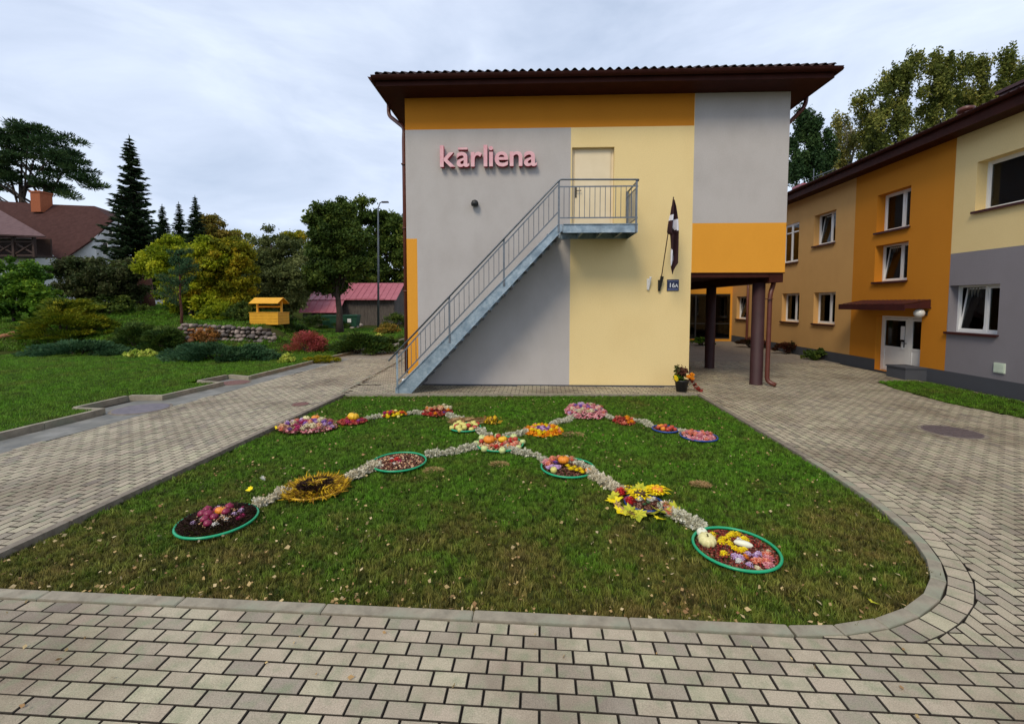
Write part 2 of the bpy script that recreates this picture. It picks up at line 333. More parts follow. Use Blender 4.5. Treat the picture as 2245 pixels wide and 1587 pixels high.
def paving(name, bricks, limit=300):
    """bricks: list of polygons (world). nearest ones become single pavers, the rest one joined field"""
    root = empty(name); tag(root, kind='structure')
    def key(p):
        c = (sum(q[0] for q in p)/len(p), sum(q[1] for q in p)/len(p)); 
        ax = abs(math.degrees(math.atan2(c[0], c[1]))+math.degrees(YAW))
        return math.hypot(*c) + (60 if (ax > 52 or c[1] < 2.1) else 0)
    bricks = sorted(bricks, key=key); cache = {}
    for p in bricks[:limit]:
        cx = sum(q[0] for q in p)/len(p); cy = sum(q[1] for q in p)/len(p)
        loc = [(q[0]-cx, q[1]-cy) for q in p]; k = tuple(round(v, 3) for q in loc for v in q)
        if k not in cache:
            me = bpy.data.meshes.new('paver'); vs, fs = brick_geo(loc, 0); me.from_pydata(vs, [], fs); dark_sides(me, len(p)); cache[k] = me
        o = link('paver', cache[k], root); o.location = (cx, cy, random.uniform(-.002, .0015)); o.rotation_euler = (random.uniform(-.008, .008), random.uniform(-.008, .008), random.uniform(-.006, .006))
    V = []; Fc = []; T = []; MI = []; me = bpy.data.meshes.new('paver_field')
    for p in bricks[limit:]:
        vs, fs = brick_geo(p, random.uniform(-.002, .002)); o = len(V); V += vs; Fc += [tuple(i+o for i in f) for f in fs]; T += [random.random()]*len(fs); MI += [0]+[1]*(len(fs)-1)
    if V:
        me.from_pydata(V, [], Fc); me.materials.append(M['paverf']); me.materials.append(M['paverside']); me.polygons.foreach_set('material_index', MI); a = me.attributes.new('tint', 'FLOAT', 'FACE'); a.data.foreach_set('value', T)
        tag(link('paver_field', me, root), kind='stuff')
    return root
J = .0037
def rowsX(x0, x1, y0, y1, L=.2, W=.1):
    o = []; j = 0; y = y1-W
    while y > y0-1e-6:
        x = x0-(L/2 if j % 2 else 0)
        while x < x1: o.append([(x+J, y+J), (x+L-J, y+J), (x+L-J, y+W-J), (x+J, y+W-J)]); x += L
        y -= W; j += 1
    return o
def rowsY(x0, x1, y0, y1, L=.2, W=.1):
    o = []; j = 0; x = x0
    while x < x1-1e-6:
        y = y0-(L/2 if j % 2 else 0)
        while y < y1: o.append([(x+J, y+J), (x+W-J, y+J), (x+W-J, y+L-J), (x+J, y+L-J)]); y += L
        x += W; j += 1
    return o
KW = .088
K_out = offs(LAWN, KW); B_out = offs(LAWN, KW+.15)
YF = 2.762                                           # line where the front field of pavers ends
# front path, stretcher rows across the view
fr = [b for b in rowsX(-5.6, 6.4, .7, YF)]
fr2 = []
for b in fr:
    c = cut_outside(b, K_out) 
    if c: fr2.append(c)
paving('front_path', fr2)
# strip polygons of the right-hand verge and pitch of the walls
RX = 10.55
strip = [G(1925, 838), G(1964, 853), G(2077, 884), G(2245, 917)]
strip = strip+[(9.0, 7.4), (9.25, 6.2), (RX-.32, 5.9), (RX-.32, strip[0][1]-.1), (10.0, strip[0][1]+.25), (9.3, strip[0][1]+.1)]
BAY = offs(LAWN, KW+.01)
fac_a = math.atan2(.2, 7.13)
def facY(X): return 11.0+(X+3.40)*math.tan(fac_a)
rt = []
for b in rowsY(1.5, 10.5, YF+.004, 16.0):
    cx, cy = (b[0][0]+b[2][0])/2, (b[0][1]+b[2][1])/2
    if cx < 3.7 and cy > 10.3: continue
    if cy > 10.35 and cx < 3.72+(cy-10)*0: continue
    if inpoly((cx, cy), strip) or cx > 10.25: continue
    b = halfclip(b, (0, YF+.004), (0, 1))
    if len(b) < 3 or area(b) < .001: continue
    hole = B_out if cy < 5.6 else K_out
    c = cut_outside(b, offs(LAWN, KW+.148) if cy < 5.6 else offs(LAWN, KW+.004))
    if c: rt.append(c)
lf = []
KERBL = [(-8.42, .6), (-8.30, 7.75), (-8.95, 7.8), (-8.93, 8.85), (-8.2, 8.9), (-8.08, 10.6), (-8.85, 10.75), (-8.75, 11.65), (-7.98, 11.4), (-7.92, 15.2), (-7.62, 22), (-8.3, 36)]
def kx(y):
    for (x0, y0), (x1, y1) in zip(KERBL, KERBL[1:]):
        if y0 <= y <= y1 and y1 > y0: return x0+(x1-x0)*(y-y0)/(y1-y0)
    return -8.2
def kx2(y): return -8.42+(y-.6)*.031 if y < 15 else kx(y)
for b in rowsY(-9.0, -4.62, .7, 16.0):
    cx, cy = (b[0][0]+b[2][0])/2, (b[0][1]+b[2][1])/2
    if cx < kx(cy)+.04: continue
    if math.hypot(cx+7.93, cy-8.12) < .40 or math.hypot(cx+8.08, cy-10.98) < .30: continue
    if cx < kx2(cy)+.70: continue
    ax = -5.09+(cy-15.14)*(-.49/5.27)*1  # kerb line of the walkway beside the building
    if cy > 9.7 and cx > -4.6-(cy-9.8)*.095: continue
    if cy <= 2.84 and cx > -4.7: continue
    b = halfclip(b, (-4.52-KW-.006, 0), (-1, 0)) if cy < 9.9 else b
    if len(b) >= 3 and area(b) > .001: lf.append(b)
wk = []
for b in rowsX(-5.2, 3.8, 9.9, 11.3):
    cx, cy = (b[0][0]+b[2][0])/2, (b[0][1]+b[2][1])/2
    if cy > facY(cx)-.03: continue
    if cx < -4.55-(cy-9.8)*.095: continue
    ylim = 9.76+(cx+4.52)*(.48/8.14)
    b = halfclip(b, (-4.52, 9.76+KW+.01), (-.0589, .998))
    if len(b) >= 3 and area(b) > .002 and cx < 3.72: wk.append(b)
for b in rowsX(-6.4, -3.5, 11.0, 16.0):
    cx, cy = (b[0][0]+b[2][0])/2, (b[0][1]+b[2][1])/2
    if cx > -3.45 or cx < -4.55-(cy-9.8)*.095 or cy <= 11.05: continue
    wk.append(b)
paving('courtyard', rt); paving('driveway', lf); paving('walkway', wk)
# border course round the lawn's rounded corner
def along(poly, d):
    """points every d metres along an open polyline"""
    o = []; acc = 0
    for a, b in zip(poly, poly[1:]):
        a, b = Vector(a), Vector(b); L = (b-a).length; t = acc
        while t < L: o.append(((a+(b-a)*(t/L)), (b-a).normalized())); t += d
        acc = t-L
    return o
def resample(poly, d):
    pts = along(poly, .02); n = max(1, round(len(pts)*.02/d)); idx = [min(len(pts)-1, round(i*len(pts)/n)) for i in range(n+1)]
    return [tuple(pts[i][0]) for i in idx]
root = empty('border_course'); tag(root, kind='structure')
o1 = offs(LAWN, KW+.004)[1:15]; cen = resample(o1, .158)
cen = [c for c in cen if 1.75 < c[0] and c[1] < 5.7]
def nrm_at(i, pts):
    a = Vector(pts[max(i-1, 0)]); b = Vector(pts[min(i+1, len(pts)-1)]); d = (b-a).normalized(); return Vector((d.y, -d.x))
for i in range(len(cen)-1):
    a, b = Vector(cen[i]), Vector(cen[i+1]); na, nb = nrm_at(i, cen), nrm_at(i+1, cen); d = (b-a).normalized()*.004
    p = [tuple(a+d), tuple(a+d+na*.142), tuple(b-d+nb*.142), tuple(b-d)]
    p = halfclip([(q[0], q[1]) for q in p], (0, YF+.006), (0, 1))
    if len(p) < 3 or area(p) < .002: continue
    cx = sum(q[0] for q in p)/len(p); cy = sum(q[1] for q in p)/len(p)
    me = bpy.data.meshes.new('paver'); vs, fs = brick_geo([(q[0]-cx, q[1]-cy) for q in p], 0); me.from_pydata(vs, [], fs); dark_sides(me, len(p))
    link('paver', me, root).location = (cx, cy, random.uniform(0, .002))
# kerb stones round the lawn
root = empty('lawn_kerb'); tag(root, kind='structure')
def kerbstone(a, b, na, nb, wd, z0, z1, m, parent, name='kerb_stone'):
    a, b = Vector(a), Vector(b); L = (b-a).length; d = (b-a)/max(L, 1e-6)*.003; c = (a+b)/2
    p = [a+d, a+d+na*wd, b-d+nb*wd, b-d]; p = [(q.x-c.x, q.y-c.y) for q in p]
    vs, fs = brick_geo(p, z1, z1-z0, .007); me = bpy.data.meshes.new(name); me.from_pydata(vs, [], fs); me.materials.append(m)
    o = link(name, me, parent); o.location = (c.x, c.y, random.uniform(-.002, .002)); return o
def kerbrun(pts, wd, z0, z1, m, parent, d):
    rs = resample(pts, d)
    for i in range(len(rs)-1):
        na, nb = nrm_at(i, rs), nrm_at(i+1, rs)
        if i == 0: v = Vector(rs[1])-Vector(rs[0]); na = Vector((v.y, -v.x)).normalized()
        kerbstone(rs[i], rs[i+1], na, nb, wd, z0, z1, m, parent)
kerbrun([(-4.52-KW, 2.86), (1.62, 2.86)], KW, -.12, .006, M['kerb'], root, .98)
kerbrun(curve[:13], KW, -.12, .006, M['kerb'], root, .31)
kerbrun([curve[12], curve[13], (3.62, 10.24+KW)], KW, -.12, .006, M['kerbdark'], root, .98)
kerbrun([(3.615, 10.24), (-4.52-KW, 9.76)], KW*.8, -.12, .008, M['kerb'], root, .98)
kerbrun([(-4.52, 9.76), (-4.52, 2.87)], KW, -.14, .008, M['kerbdark'], root, .98)
root = empty('walkway_kerb'); tag(root, kind='structure')
kerbrun([(-5.45, 19.0), (-4.64, 9.84)], .07, -.1, .012, M['kerb'], root, .98)
root = empty('driveway_kerb'); tag(root, kind='structure')
for a, b in zip(KERBL, KERBL[1:]):
    v = Vector(b)-Vector(a); n = max(1, round(v.length/.98)); nr = Vector((v.y, -v.x)).normalized()*-1
    for i in range(n):
        p, q = Vector(a)+v*(i/n), Vector(a)+v*((i+1)/n); s = kerbstone(tuple(q), tuple(p), nr, nr, .085, -.1, .10, M['kerb'], root)
# paving bed (sand showing in the joints) and far paved yard
bed = MB(); bed.box(-9.2, 10.5, -2, 16.0, -.15, -.018)
LI = offs(LAWN, .02)
# bed with the lawn cut out: four strips round it
bed = MB()
bed.box(-9.2, 10.5, -2, 2.8, -.15, -.021); bed.box(-9.2, -4.56, 2.8, 16.0, -.15, -.021); bed.box(3.63, 10.5, 5.5, 16.0, -.15, -.021)
ro = offs(LAWN, .03); 
cpts = [p for p in ro if p[0] > 1.2 and p[1] < 5.6]
bed.add([(p[0], p[1], -.021) for p in cpts]+[(10.5, 5.5, -.021), (10.5, 2.8, -.021)], [tuple(range(len(cpts)+2))[::-1]])
bed.add([(-4.56, 9.8, -.021), (3.63, 10.27, -.021), (3.63, 16.0, -.021), (-4.56, 16.0, -.021)], [(0, 1, 2, 3)])
tag(bed.build('paving_bed', M['sand']), kind='structure')
ch = MB(); gx = [(kx2(y), y) for y in (.7, 4, 7.7, 8.9, 10.6, 11.6, 13, 16)]
for (xa, ya), (xb, yb_) in zip(gx, gx[1:]):
    wl_ = .55 if 7.6 < (ya+yb_)/2 < 8.9 or 10.6 <= (ya+yb_)/2 < 11.7 else 0
    ch.add([(xa-wl_+.0, ya, -.001), (xa+.71, ya, -.001), (xb+.71, yb_, -.001), (xb-wl_+.0, yb_, -.001)], [(0, 1, 2, 3)])
tag(ch.build('drain_channel', mat('damp_smooth_concrete', (.10, .10, .09), (.19, .18, .15), 3, .5, c3=(.28, .27, .25), s3=1.2, f3=(.5, .7), spec=.5)), kind='structure')
def brickfloor():
    m, t, b = nodes('far_paving'); N = t.nodes.new; L = t.links.new
    g = N('ShaderNodeNewGeometry'); mp = N('ShaderNodeMapping'); mp.inputs['Rotation'].default_value = (0, 0, PI/2); L(g.outputs['Position'], mp.inputs[0])
    br = N('ShaderNodeTexBrick'); br.inputs['Scale'].default_value = 1; br.inputs['Brick Width'].default_value = .2; br.inputs['Row Height'].default_value = .1; br.inputs['Mortar Size'].default_value = .004
    br.inputs['Color1'].default_value = (.34, .30, .235, 1); br.inputs['Color2'].default_value = (.28, .245, .195, 1); br.inputs['Mortar'].default_value = (.05, .04, .035, 1); L(mp.outputs[0], br.inputs['Vector'])
    n = N('ShaderNodeTexNoise'); n.inputs['Scale'].default_value = .5; n.inputs['Detail'].default_value = 6; L(g.outputs['Position'], n.inputs['Vector'])
    x = N('ShaderNodeMix'); x.data_type = 'RGBA'; x.blend_type = 'MULTIPLY'; x.inputs['B'].default_value = (.62, .57, .55, 1); L(n.outputs['Fac'], x.inputs['Factor']); L(br.outputs[0], x.inputs['A']); L(x.outputs['Result'], b.inputs['Base Color'])
    setp(b, 'Roughness', .8); return m
fb = MB(); fb.box(-8.6, 10.5, 16.0, 48, -.15, -.004); fb.box(-22, -8.6, 26, 48, -.15, -.006)
fb.box(-16, -9.2, -6, -1, -.15, -.01)
tag(fb.build('rear_yard_paving', brickfloor()), kind='structure')

# left garden terrain
xs = [-70, -60, -50, -42, -36, -32, -28]+[-28+.75*i for i in range(1, 25)]+[-9.7, -9.4, -9.05]; ys = [-6, 0, 3, 6, 9, 11, 13]+[14+.6*i for i in range(0, 36)]+[38, 42, 48, 60, 80]
xs = sorted(set(xs))
V = []; 
def edge_x(y): return -9.2 if y < 36 else -8.5
for y in ys:
    for i, x in enumerate(xs):
        X = edge_x(y) if i == len(xs)-1 else x
        V.append((X, y, terr(X, y) if i < len(xs)-1 else .05))
nx = len(xs); gm = MB(); gm.add(V, [(j*nx+i, j*nx+i+1, (j+1)*nx+i+1, (j+1)*nx+i) for j in range(len(ys)-1) for i in range(nx-1)])
grass_soil = mat('grass_soil', (.028, .036, .010), (.05, .065, .016), 3, 1.0, bump=.2, c3=(.055, .05, .02), s3=.5, f3=(.5, .7), bdist=.02, spec=0.0)
gm_o = tag(gm.build('garden_ground', grass_soil, smooth=True), kind='structure')
# small fill between the straight terrain edge and the kerb recesses
ff = MB(); ff.box(-9.25, -8.36, -6, 7.72, -.1, .045); ff.box(-9.25, -9.0, 7.7, 8.9, -.1, .046); ff.box(-9.25, -8.25, 8.97, 10.62, -.1, .045); ff.box(-9.25, -8.06, 11.75, 36, -.1, .043)
gfill = tag(ff.build('kerbside_verge', grass_soil), kind='structure')
lw = MB(); li = offs(LAWN, -.002); lw.add([(p[0], p[1], -.075 if p[0] < -4 else -.05) for p in li], [tuple(range(len(li)))]); lw_o = tag(lw.build('lawn_ground', grass_soil), kind='structure')
sg = MB(); sg.add([(p[0], p[1], .004) for p in strip], [tuple(range(len(strip)))]); sg_o = tag(sg.build('verge_ground', grass_soil), kind='structure')
if lw_o.data.polygons[0].normal.z < 0: lw_o.data.flip_normals()
if sg_o.data.polygons[0].normal.z < 0: sg_o.data.flip_normals()

# grass: tufts scattered over those surfaces
def grassmat():
    m, t, b = nodes('grass_blades'); N = t.nodes.new; L = t.links.new
    oi = N('ShaderNodeObjectInfo'); n = N('ShaderNodeTexNoise'); n.inputs['Scale'].default_value = .8; n.inputs['Detail'].default_value = 8; n.inputs['Roughness'].default_value = .8; L(oi.outputs['Location'], n.inputs['Vector'])
    r = N('ShaderNodeValToRGB'); el = r.color_ramp.elements
    for p, c in ((.32, (.20, .155, .045)), (.42, (.155, .165, .028)), (.50, (.105, .185, .016)), (.66, (.095, .235, .012))):
        k = el[0] if p == .32 else el[-1] if p == .66 else el.new(p)
        k.position = p; k.color = (*c, 1)
    sx = N('ShaderNodeSeparateXYZ'); L(oi.outputs['Location'], sx.inputs[0]); mr = N('ShaderNodeMapRange'); mr.inputs['From Min'].default_value = 3.0; mr.inputs['From Max'].default_value = 5.6; mr.inputs['To Min'].default_value = -.10; mr.inputs['To Max'].default_value = .07; L(sx.outputs['Y'], mr.inputs[0])
    ad = N('ShaderNodeMath'); L(n.outputs['Fac'], ad.inputs[0]); L(mr.outputs[0], ad.inputs[1]); L(ad.outputs[0], r.inputs[0])
    hs = N('ShaderNodeHueSaturation'); m1 = N('ShaderNodeMapRange'); m1.inputs['To Min'].default_value = .25; m1.inputs['To Max'].default_value = 1.7; L(oi.outputs['Random'], m1.inputs[0]); L(m1.outputs[0], hs.inputs['Value']); L(r.outputs[0], hs.inputs['Color'])
    L(hs.outputs[0], b.inputs['Base Color']); setp(b, 'Roughness', .6); setp(b, 'Specular IOR Level', .25)
    tr = N('ShaderNodeBsdfTranslucent'); L(hs.outputs[0], tr.inputs[0]); ms = N('ShaderNodeMixShader'); ms.inputs[0].default_value = .25; L(b.outputs[0], ms.inputs[1]); L(tr.outputs[0], ms.inputs[2]); L(ms.outputs[0], t.nodes['Material Output'].inputs[0])
    return m
GM = grassmat()
def tuft(name, n, R, h, wd):
    V = []; Fc = []
    for i in range(n):
        a = random.uniform(0, 2*PI); r = R*math.sqrt(random.random()); x, y = r*math.cos(a), r*math.sin(a); hh = h*random.uniform(.55, 1.15); l = random.uniform(.2, .9)*hh; b = random.uniform(0, 2*PI); w_ = wd*random.uniform(.7, 1.2)
        dx, dy = math.cos(b), math.sin(b); px, py = -dy*w_/2, dx*w_/2; o = len(V)
        V += [(x-px, y-py, 0), (x+px, y+py, 0), (x+dx*l*.4-px*.8, y+dy*l*.4-py*.8, hh*.6), (x+dx*l*.4+px*.8, y+dy*l*.4+py*.8, hh*.6), (x+dx*l, y+dy*l, hh)]
        Fc += [(o, o+1, o+3, o+2), (o+2, o+3, o+4)]
    me = bpy.data.meshes.new(name); me.from_pydata(V, [], Fc); me.materials.append(GM); return me
def scatter(name, surf, proto, density, smin, smax, seed, label, cat='grass', sel=None):
    """copy of the surface that carries a geometry-nodes scatter of tufts"""
    me = surf.data.copy(); o = link(name, me); tag(o, label, cat, kind='stuff')
    pr = bpy.data.objects.new(name+'_tuft', proto)
    ng = bpy.data.node_groups.new(name, 'GeometryNodeTree'); ng.interface.new_socket('Geometry', in_out='INPUT', socket_type='NodeSocketGeometry'); ng.interface.new_socket('Geometry', in_out='OUTPUT', socket_type='NodeSocketGeometry')
    N = ng.nodes.new; L = ng.links.new; i = N('NodeGroupInput'); o2 = N('NodeGroupOutput'); d = N('GeometryNodeDistributePointsOnFaces'); d.inputs['Density'].default_value = density; d.inputs['Seed'].default_value = seed
    src = i.outputs[0]; L(src, d.inputs['Mesh'])
    oi = N('GeometryNodeObjectInfo'); oi.inputs['Object'].default_value = pr; oi.inputs['As Instance'].default_value = True
    ip = N('GeometryNodeInstanceOnPoints'); L(d.outputs['Points'], ip.inputs['Points']); L(oi.outputs['Geometry'], ip.inputs['Instance'])
    rv = N('FunctionNodeRandomValue'); rv.data_type = 'FLOAT_VECTOR'; rv.inputs[0].default_value = (-.25, -.25, 0); rv.inputs[1].default_value = (.25, .25, 6.283); L(rv.outputs[0], ip.inputs['Rotation'])
    rs = N('FunctionNodeRandomValue'); rs.data_type = 'FLOAT'; rs.inputs[2].default_value = smin; rs.inputs[3].default_value = smax; rs.inputs['Seed'].default_value = 5; L(rs.outputs[1], ip.inputs['Scale'])
    L(ip.outputs[0], o2.inputs[0]); md = o.modifiers.new('scatter', 'NODES'); md.node_group = ng; return o
scatter('lawn_grass', lw_o, tuft('tuft', 20, .025, .036, .0038), 1450, .45, 1.45, 1, 'short mown green grass of the lawn that carries the flower design')
scatter('grass_clumps', lw_o, tuft('weed', 26, .055, .05, .006), 26, .6, 1.4, 9, 'scattered longer clumps and weeds standing out of the mown lawn')
def submesh(name, x0, x1, y0, y1, dz=.0):
    o = MB(); nx, ny = 20, 20
    o.add([(x0+(x1-x0)*i/nx, y0+(y1-y0)*j/ny, terr(x0+(x1-x0)*i/nx, y0+(y1-y0)*j/ny)+dz) for j in range(ny+1) for i in range(nx+1)], [(j*(nx+1)+i, j*(nx+1)+i+1, (j+1)*(nx+1)+i+1, (j+1)*(nx+1)+i) for j in range(ny) for i in range(nx)])
    return o
class _S: pass
gs = MB(); gs.v = []; 
s1 = submesh('a', -21, -9.1, 6.0, 16.9); s1.box(-9.1, -8.45, 5.5, 7.7, .04, .046); s1.box(-9.1, -8.3, 9.0, 10.5, .04, .046); s1.box(-9.1, -8.1, 11.8, 16.9, .04, .046)
me = bpy.data.meshes.new('t'); me.from_pydata(s1.v, [], s1.f); t_ = _S(); t_.data = me
scatter('garden_lawn_grass', t_, tuft('tuft_mid', 14, .07, .06, .008), 330, .6, 1.2, 2, 'bright green lawn left of the driveway kerb')
s2 = submesh('b', -40, -8.45, 16.9, 34)
me = bpy.data.meshes.new('t2'); me.from_pydata(s2.v, [], s2.f); t_ = _S(); t_.data = me
scatter('hillside_grass', t_, tuft('tuft_far', 12, .12, .10, .02), 70, .6, 1.3, 3, 'shaded grass on the rising garden slope behind the junipers')
scatter('verge_grass', sg_o, tuft('tuft_verge', 12, .04, .05, .006), 420, .5, 1.1, 4, 'narrow strip of dark green grass along the right building')

# ------------------------------------------------------------------ buildings
def grid_wall(mb, xs_, zs_, opens, zone, y=0.0, depth=.22, flip=False):
    """wall in the local xz plane at y, outside is -y; openings get reveals of their own colour"""
    xs_ = sorted(set(xs_) | {o[0] for o in opens} | {o[1] for o in opens}); zs_ = sorted(set(zs_) | {o[2] for o in opens} | {o[3] for o in opens})
    for x0, x1 in zip(xs_, xs_[1:]):
        for z0, z1 in zip(zs_, zs_[1:]):
            cx, cz = (x0+x1)/2, (z0+z1)/2
            if any(o[0] < cx < o[1] and o[2] < cz < o[3] for o in opens): continue
            mb.add([(x0, y, z0), (x1, y, z0), (x1, y, z1), (x0, y, z1)], [(0, 1, 2, 3)], zone(cx, cz))
    for o in opens:
        a, b, c, d = o[:4]; mi = zone(a-.02, (c+d)/2); mr_ = zone(b+.02, (c+d)/2); dp = o[4] if len(o) > 4 else depth
        mb.add([(a, y, c), (a, y+dp, c), (a, y+dp, d), (a, y, d)], [(3, 2, 1, 0)], mi)
        mb.add([(b, y, c), (b, y+dp, c), (b, y+dp, d), (b, y, d)], [(0, 1, 2, 3)], mr_)
        mb.add([(a, y, d), (b, y, d), (b, y+dp, d), (a, y+dp, d)], [(0, 1, 2, 3)], mi)
        mb.add([(a, y, c), (b, y, c), (b, y+dp, c), (a, y+dp, c)], [(3, 2, 1, 0)], mi)

def window(parent, x0, x1, z0, z1, depth=.22, tilt=False, split=.56, transom=None, curtain=0, name='window'):
    """white two-sash window set in an opening: frame, sashes with panes, sill; child of the building"""
    f = MB(); y = depth; t = .05
    f.box(x0, x1, y-.06, y, z0, z0+t); f.box(x0, x1, y-.06, y, z1-t, z1); f.box(x0, x0+t, y-.06, y, z0+t, z1-t); f.box(x1-t, x1, y-.06, y, z0+t, z1-t)
    xm = x0+(x1-x0)*split; f.box(xm-.03, xm+.03, y-.06, y, z0+t, z1-t)
    if transom: f.box(x0+t, x1-t, y-.058, y-.002, transom-.025, transom+.025)
    fr_ = f.build(name, M['white'], parent)
    for k, (a, b) in enumerate(((x0+t, xm-.03), (xm+.03, x1-t))):
        s = MB(); st = .038; c, d = z0+t+.002, z1-t-.002; a += .002; b -= .002
        s.box(a, b, -.015, .015, 0, st); s.box(a, b, -.015, .015, d-c-st, d-c); s.box(a, a+st, -.015, .015, st, d-c-st); s.box(b-st, b, -.015, .015, st, d-c-st)
        so_ = s.build('sash', M['white'], fr_); so_.location = (0, y-.03, c)
        p = MB(); p.box(a+st, b-st, -.004, .004, st, d-c-st); po = p.build('pane', M['glass'], fr_); po.location = (0, y-.03, c)
        if tilt and k == 0: so_.rotation_euler = po.rotation_euler = (-math.radians(8), 0, 0)
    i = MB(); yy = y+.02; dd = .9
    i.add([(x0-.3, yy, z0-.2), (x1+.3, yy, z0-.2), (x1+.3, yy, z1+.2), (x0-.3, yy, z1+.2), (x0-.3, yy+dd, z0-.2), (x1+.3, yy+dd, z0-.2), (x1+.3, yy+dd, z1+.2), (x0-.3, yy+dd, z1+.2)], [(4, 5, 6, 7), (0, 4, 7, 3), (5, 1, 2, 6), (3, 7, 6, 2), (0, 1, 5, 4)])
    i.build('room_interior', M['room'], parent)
    if curtain:
        n = 14; wd = (x1-x0)*curtain
        for side in ((x0+.04, 1), (x1-.04, -1)):
            c = MB(); vs = []
            for k in range(n+1):
                xx = side[0]+side[1]*wd*k/n; dy = .025*math.sin(k*2.1); vs += [(xx, yy+.09+dy, z0-.05), (xx, yy+.09+dy, z1+.05)]
            c.add(vs, [(2*k, 2*k+2, 2*k+3, 2*k+1) for k in range(n)]); c.build('curtain', M['curtain'], fr_)
    s = MB(); s.box(x0-.04, x1+.04, -.06, y-.06, z0-.03, z0-.002); s.box(x0-.04, x1+.04, -.068, -.06, z0-.06, z0-.002); s.build('sill', M['sill'], fr_)
    return fr_

# ---- front building ---------------------------------------------------------
FB = empty('front_building', (-3.40, 11.0, 0), fac_a, 'yellow, orange and grey two-storey building with an outside steel stair', 'building')
def fpt(px, py, off=0.0):
    """photo point on the facade (pushed out by off) -> local (x, z)"""
    r = ray(px, py); A = Vector((-3.40, 11.0)); n = Vector((math.sin(fac_a), -math.cos(fac_a))); o = A+n*off; p = Vector(r[:2]); t = o.dot(n)/p.dot(n); q = p*t-o
    return q.dot(Vector((math.cos(fac_a), math.sin(fac_a)))), CAMH+r[2]*t
W1_, WT, DEEP, OH = 7.12, 7.19, 12.6, 2.86
def fz(x, z):
    if x > 7.13: return 0 if z > 4.07 else 2
    if z > 6.42: return 3
    if x > 4.13: return 1
    if x < .27 and z < 3.73: return 2
    return 0
mb = MB(); door_o = (4.16, 5.20, 3.93, 5.94, .17)
grid_wall(mb, [0, .27, 4.13, W1_], [0, 3.73, OH, 6.42, WT], [door_o], fz)
grid_wall(mb, [7.13, 9.40], [OH, 4.07, WT], [], fz, 0.0)
mb.add([(W1_, 0, OH), (7.13, 0, OH), (7.13, 0, WT), (W1_, 0, WT)], [(0, 1, 2, 3)], 1)
mb.add([(0, 0, 0), (0, DEEP, 0), (0, DEEP, WT), (0, 0, WT)], [(0, 1, 2, 3)], 2)
mb.add([(W1_, 0, 0), (W1_, DEEP, 0), (W1_, DEEP, OH), (W1_, 0, OH)], [(3, 2, 1, 0)], 1)
mb.add([(9.4, 0, OH), (9.4, DEEP, OH), (9.4, DEEP, WT), (9.4, 0, WT)], [(3, 2, 1, 0)], 0)
mb.add([(0, DEEP, 0), (W1_, DEEP, 0), (W1_, DEEP, WT), (0, DEEP, WT)], [(0, 1, 2, 3)], 1)
mb.add([(W1_, DEEP, OH), (9.4, DEEP, OH), (9.4, DEEP, WT), (W1_, DEEP, WT)], [(0, 1, 2, 3)], 1)
mb.build('wall', [M['grey'], M['yellow'], M['orange'], M['orange_shaded']], FB)
s = MB(); s.box(W1_, 9.4, .003, DEEP, OH-.02, OH+.03); s.box(9.05, 9.38, .03, DEEP, OH-.24, OH-.022); s.box(W1_+.003, 9.04, .03, .26, OH-.12, OH-.022); s.build('soffit_beam', M['brown'], FB)
pl = MB(); pl.box(-.004, W1_+.004, -.006, .3, -.02, .03); pl.build('base_strip', M['plinth'], FB)
for d in (.42, 3.35, 6.4, 9.4):
    c = MB(); c.lathe([(.158, -.02), (.158, .01), (.15, .02), (.15, OH-.24)], (9.0, d, 0), 24); c.build('column', M['column'], FB, True)
# steel door at the landing
dm = MB(); dm.box(4.161, 5.199, .125, .168, 3.931, 5.939); dm.box(4.161, 4.21, .11, .125, 3.931, 5.939); dm.box(5.15, 5.199, .11, .125, 3.931, 5.939); dm.box(4.21, 5.15, .11, .125, 5.89, 5.939)
dr = dm.build('door', M['cream'], FB)
dl = MB(); dl.box(4.235, 5.125, .098, .124, 3.95, 5.885); dl.build('door_leaf', M['cream'], dr)
h = MB(); h.box(4.25, 4.29, .088, .097, 4.74, 5.0); h.tube([(4.27, .09, 4.9), (4.27, .045, 4.9), (4.40, .045, 4.905)], .011, 6); h.lathe([(.013, 0), (.013, .02)], (4.27, .075, 4.78), 8); h.build('door_handle', M['black'], dr)
dt = MB(); dt.box(4.161, 5.199, -.02, .124, 3.90, 3.93); dt.build('threshold', M['galv'], dr)
# roof: soffit, fascia, gutter, corrugated sheet
ov_l, ov_r, ov_f, ov_b = .48, .56, .62, .5; ez = WT
x0, x1, y0, y1 = -ov_l, 9.4+ov_r, -ov_f, DEEP+ov_b
rf = MB(); rf.box(x0, x1, y0, y1, ez, ez+.03)
rf.build('soffit', M['brown'], FB)
fa = MB(); fh = .15
fa.box(x0-.025, x1+.025, y0-.025, y0, ez-.01, ez+fh); fa.box(x0-.025, x0, y0, y1, ez-.01, ez+fh); fa.box(x1, x1+.025, y0, y1, ez-.01, ez+fh); fa.box(x0-.025, x1+.025, y1, y1+.025, ez-.01, ez+fh)
fa.build('fascia', M['brown'], FB)
gt = MB()
def gutter(mb, a, b, r, outn):
    a, b = Vector(a), Vector(b); o = Vector(outn); n = 8; vs = []
    for p in (a, b):
        for k in range(n+1):
            an = PI*k/n; vs.append(p+o*(r-r*math.cos(an)) + Vector((0, 0, -r*math.sin(an))))
    mb.add(vs, [(k, k+1, n+2+k, n+1+k) for k in range(n)])
    mb.add([vs[k] for k in range(n+1)], [tuple(range(n+1))]); mb.add([vs[n+1+k] for k in range(n+1)], [tuple(range(n, -1, -1))])
    d = (b-a).normalized(); mb.beam(a+o*2*r, b+o*2*r, .014, .014)
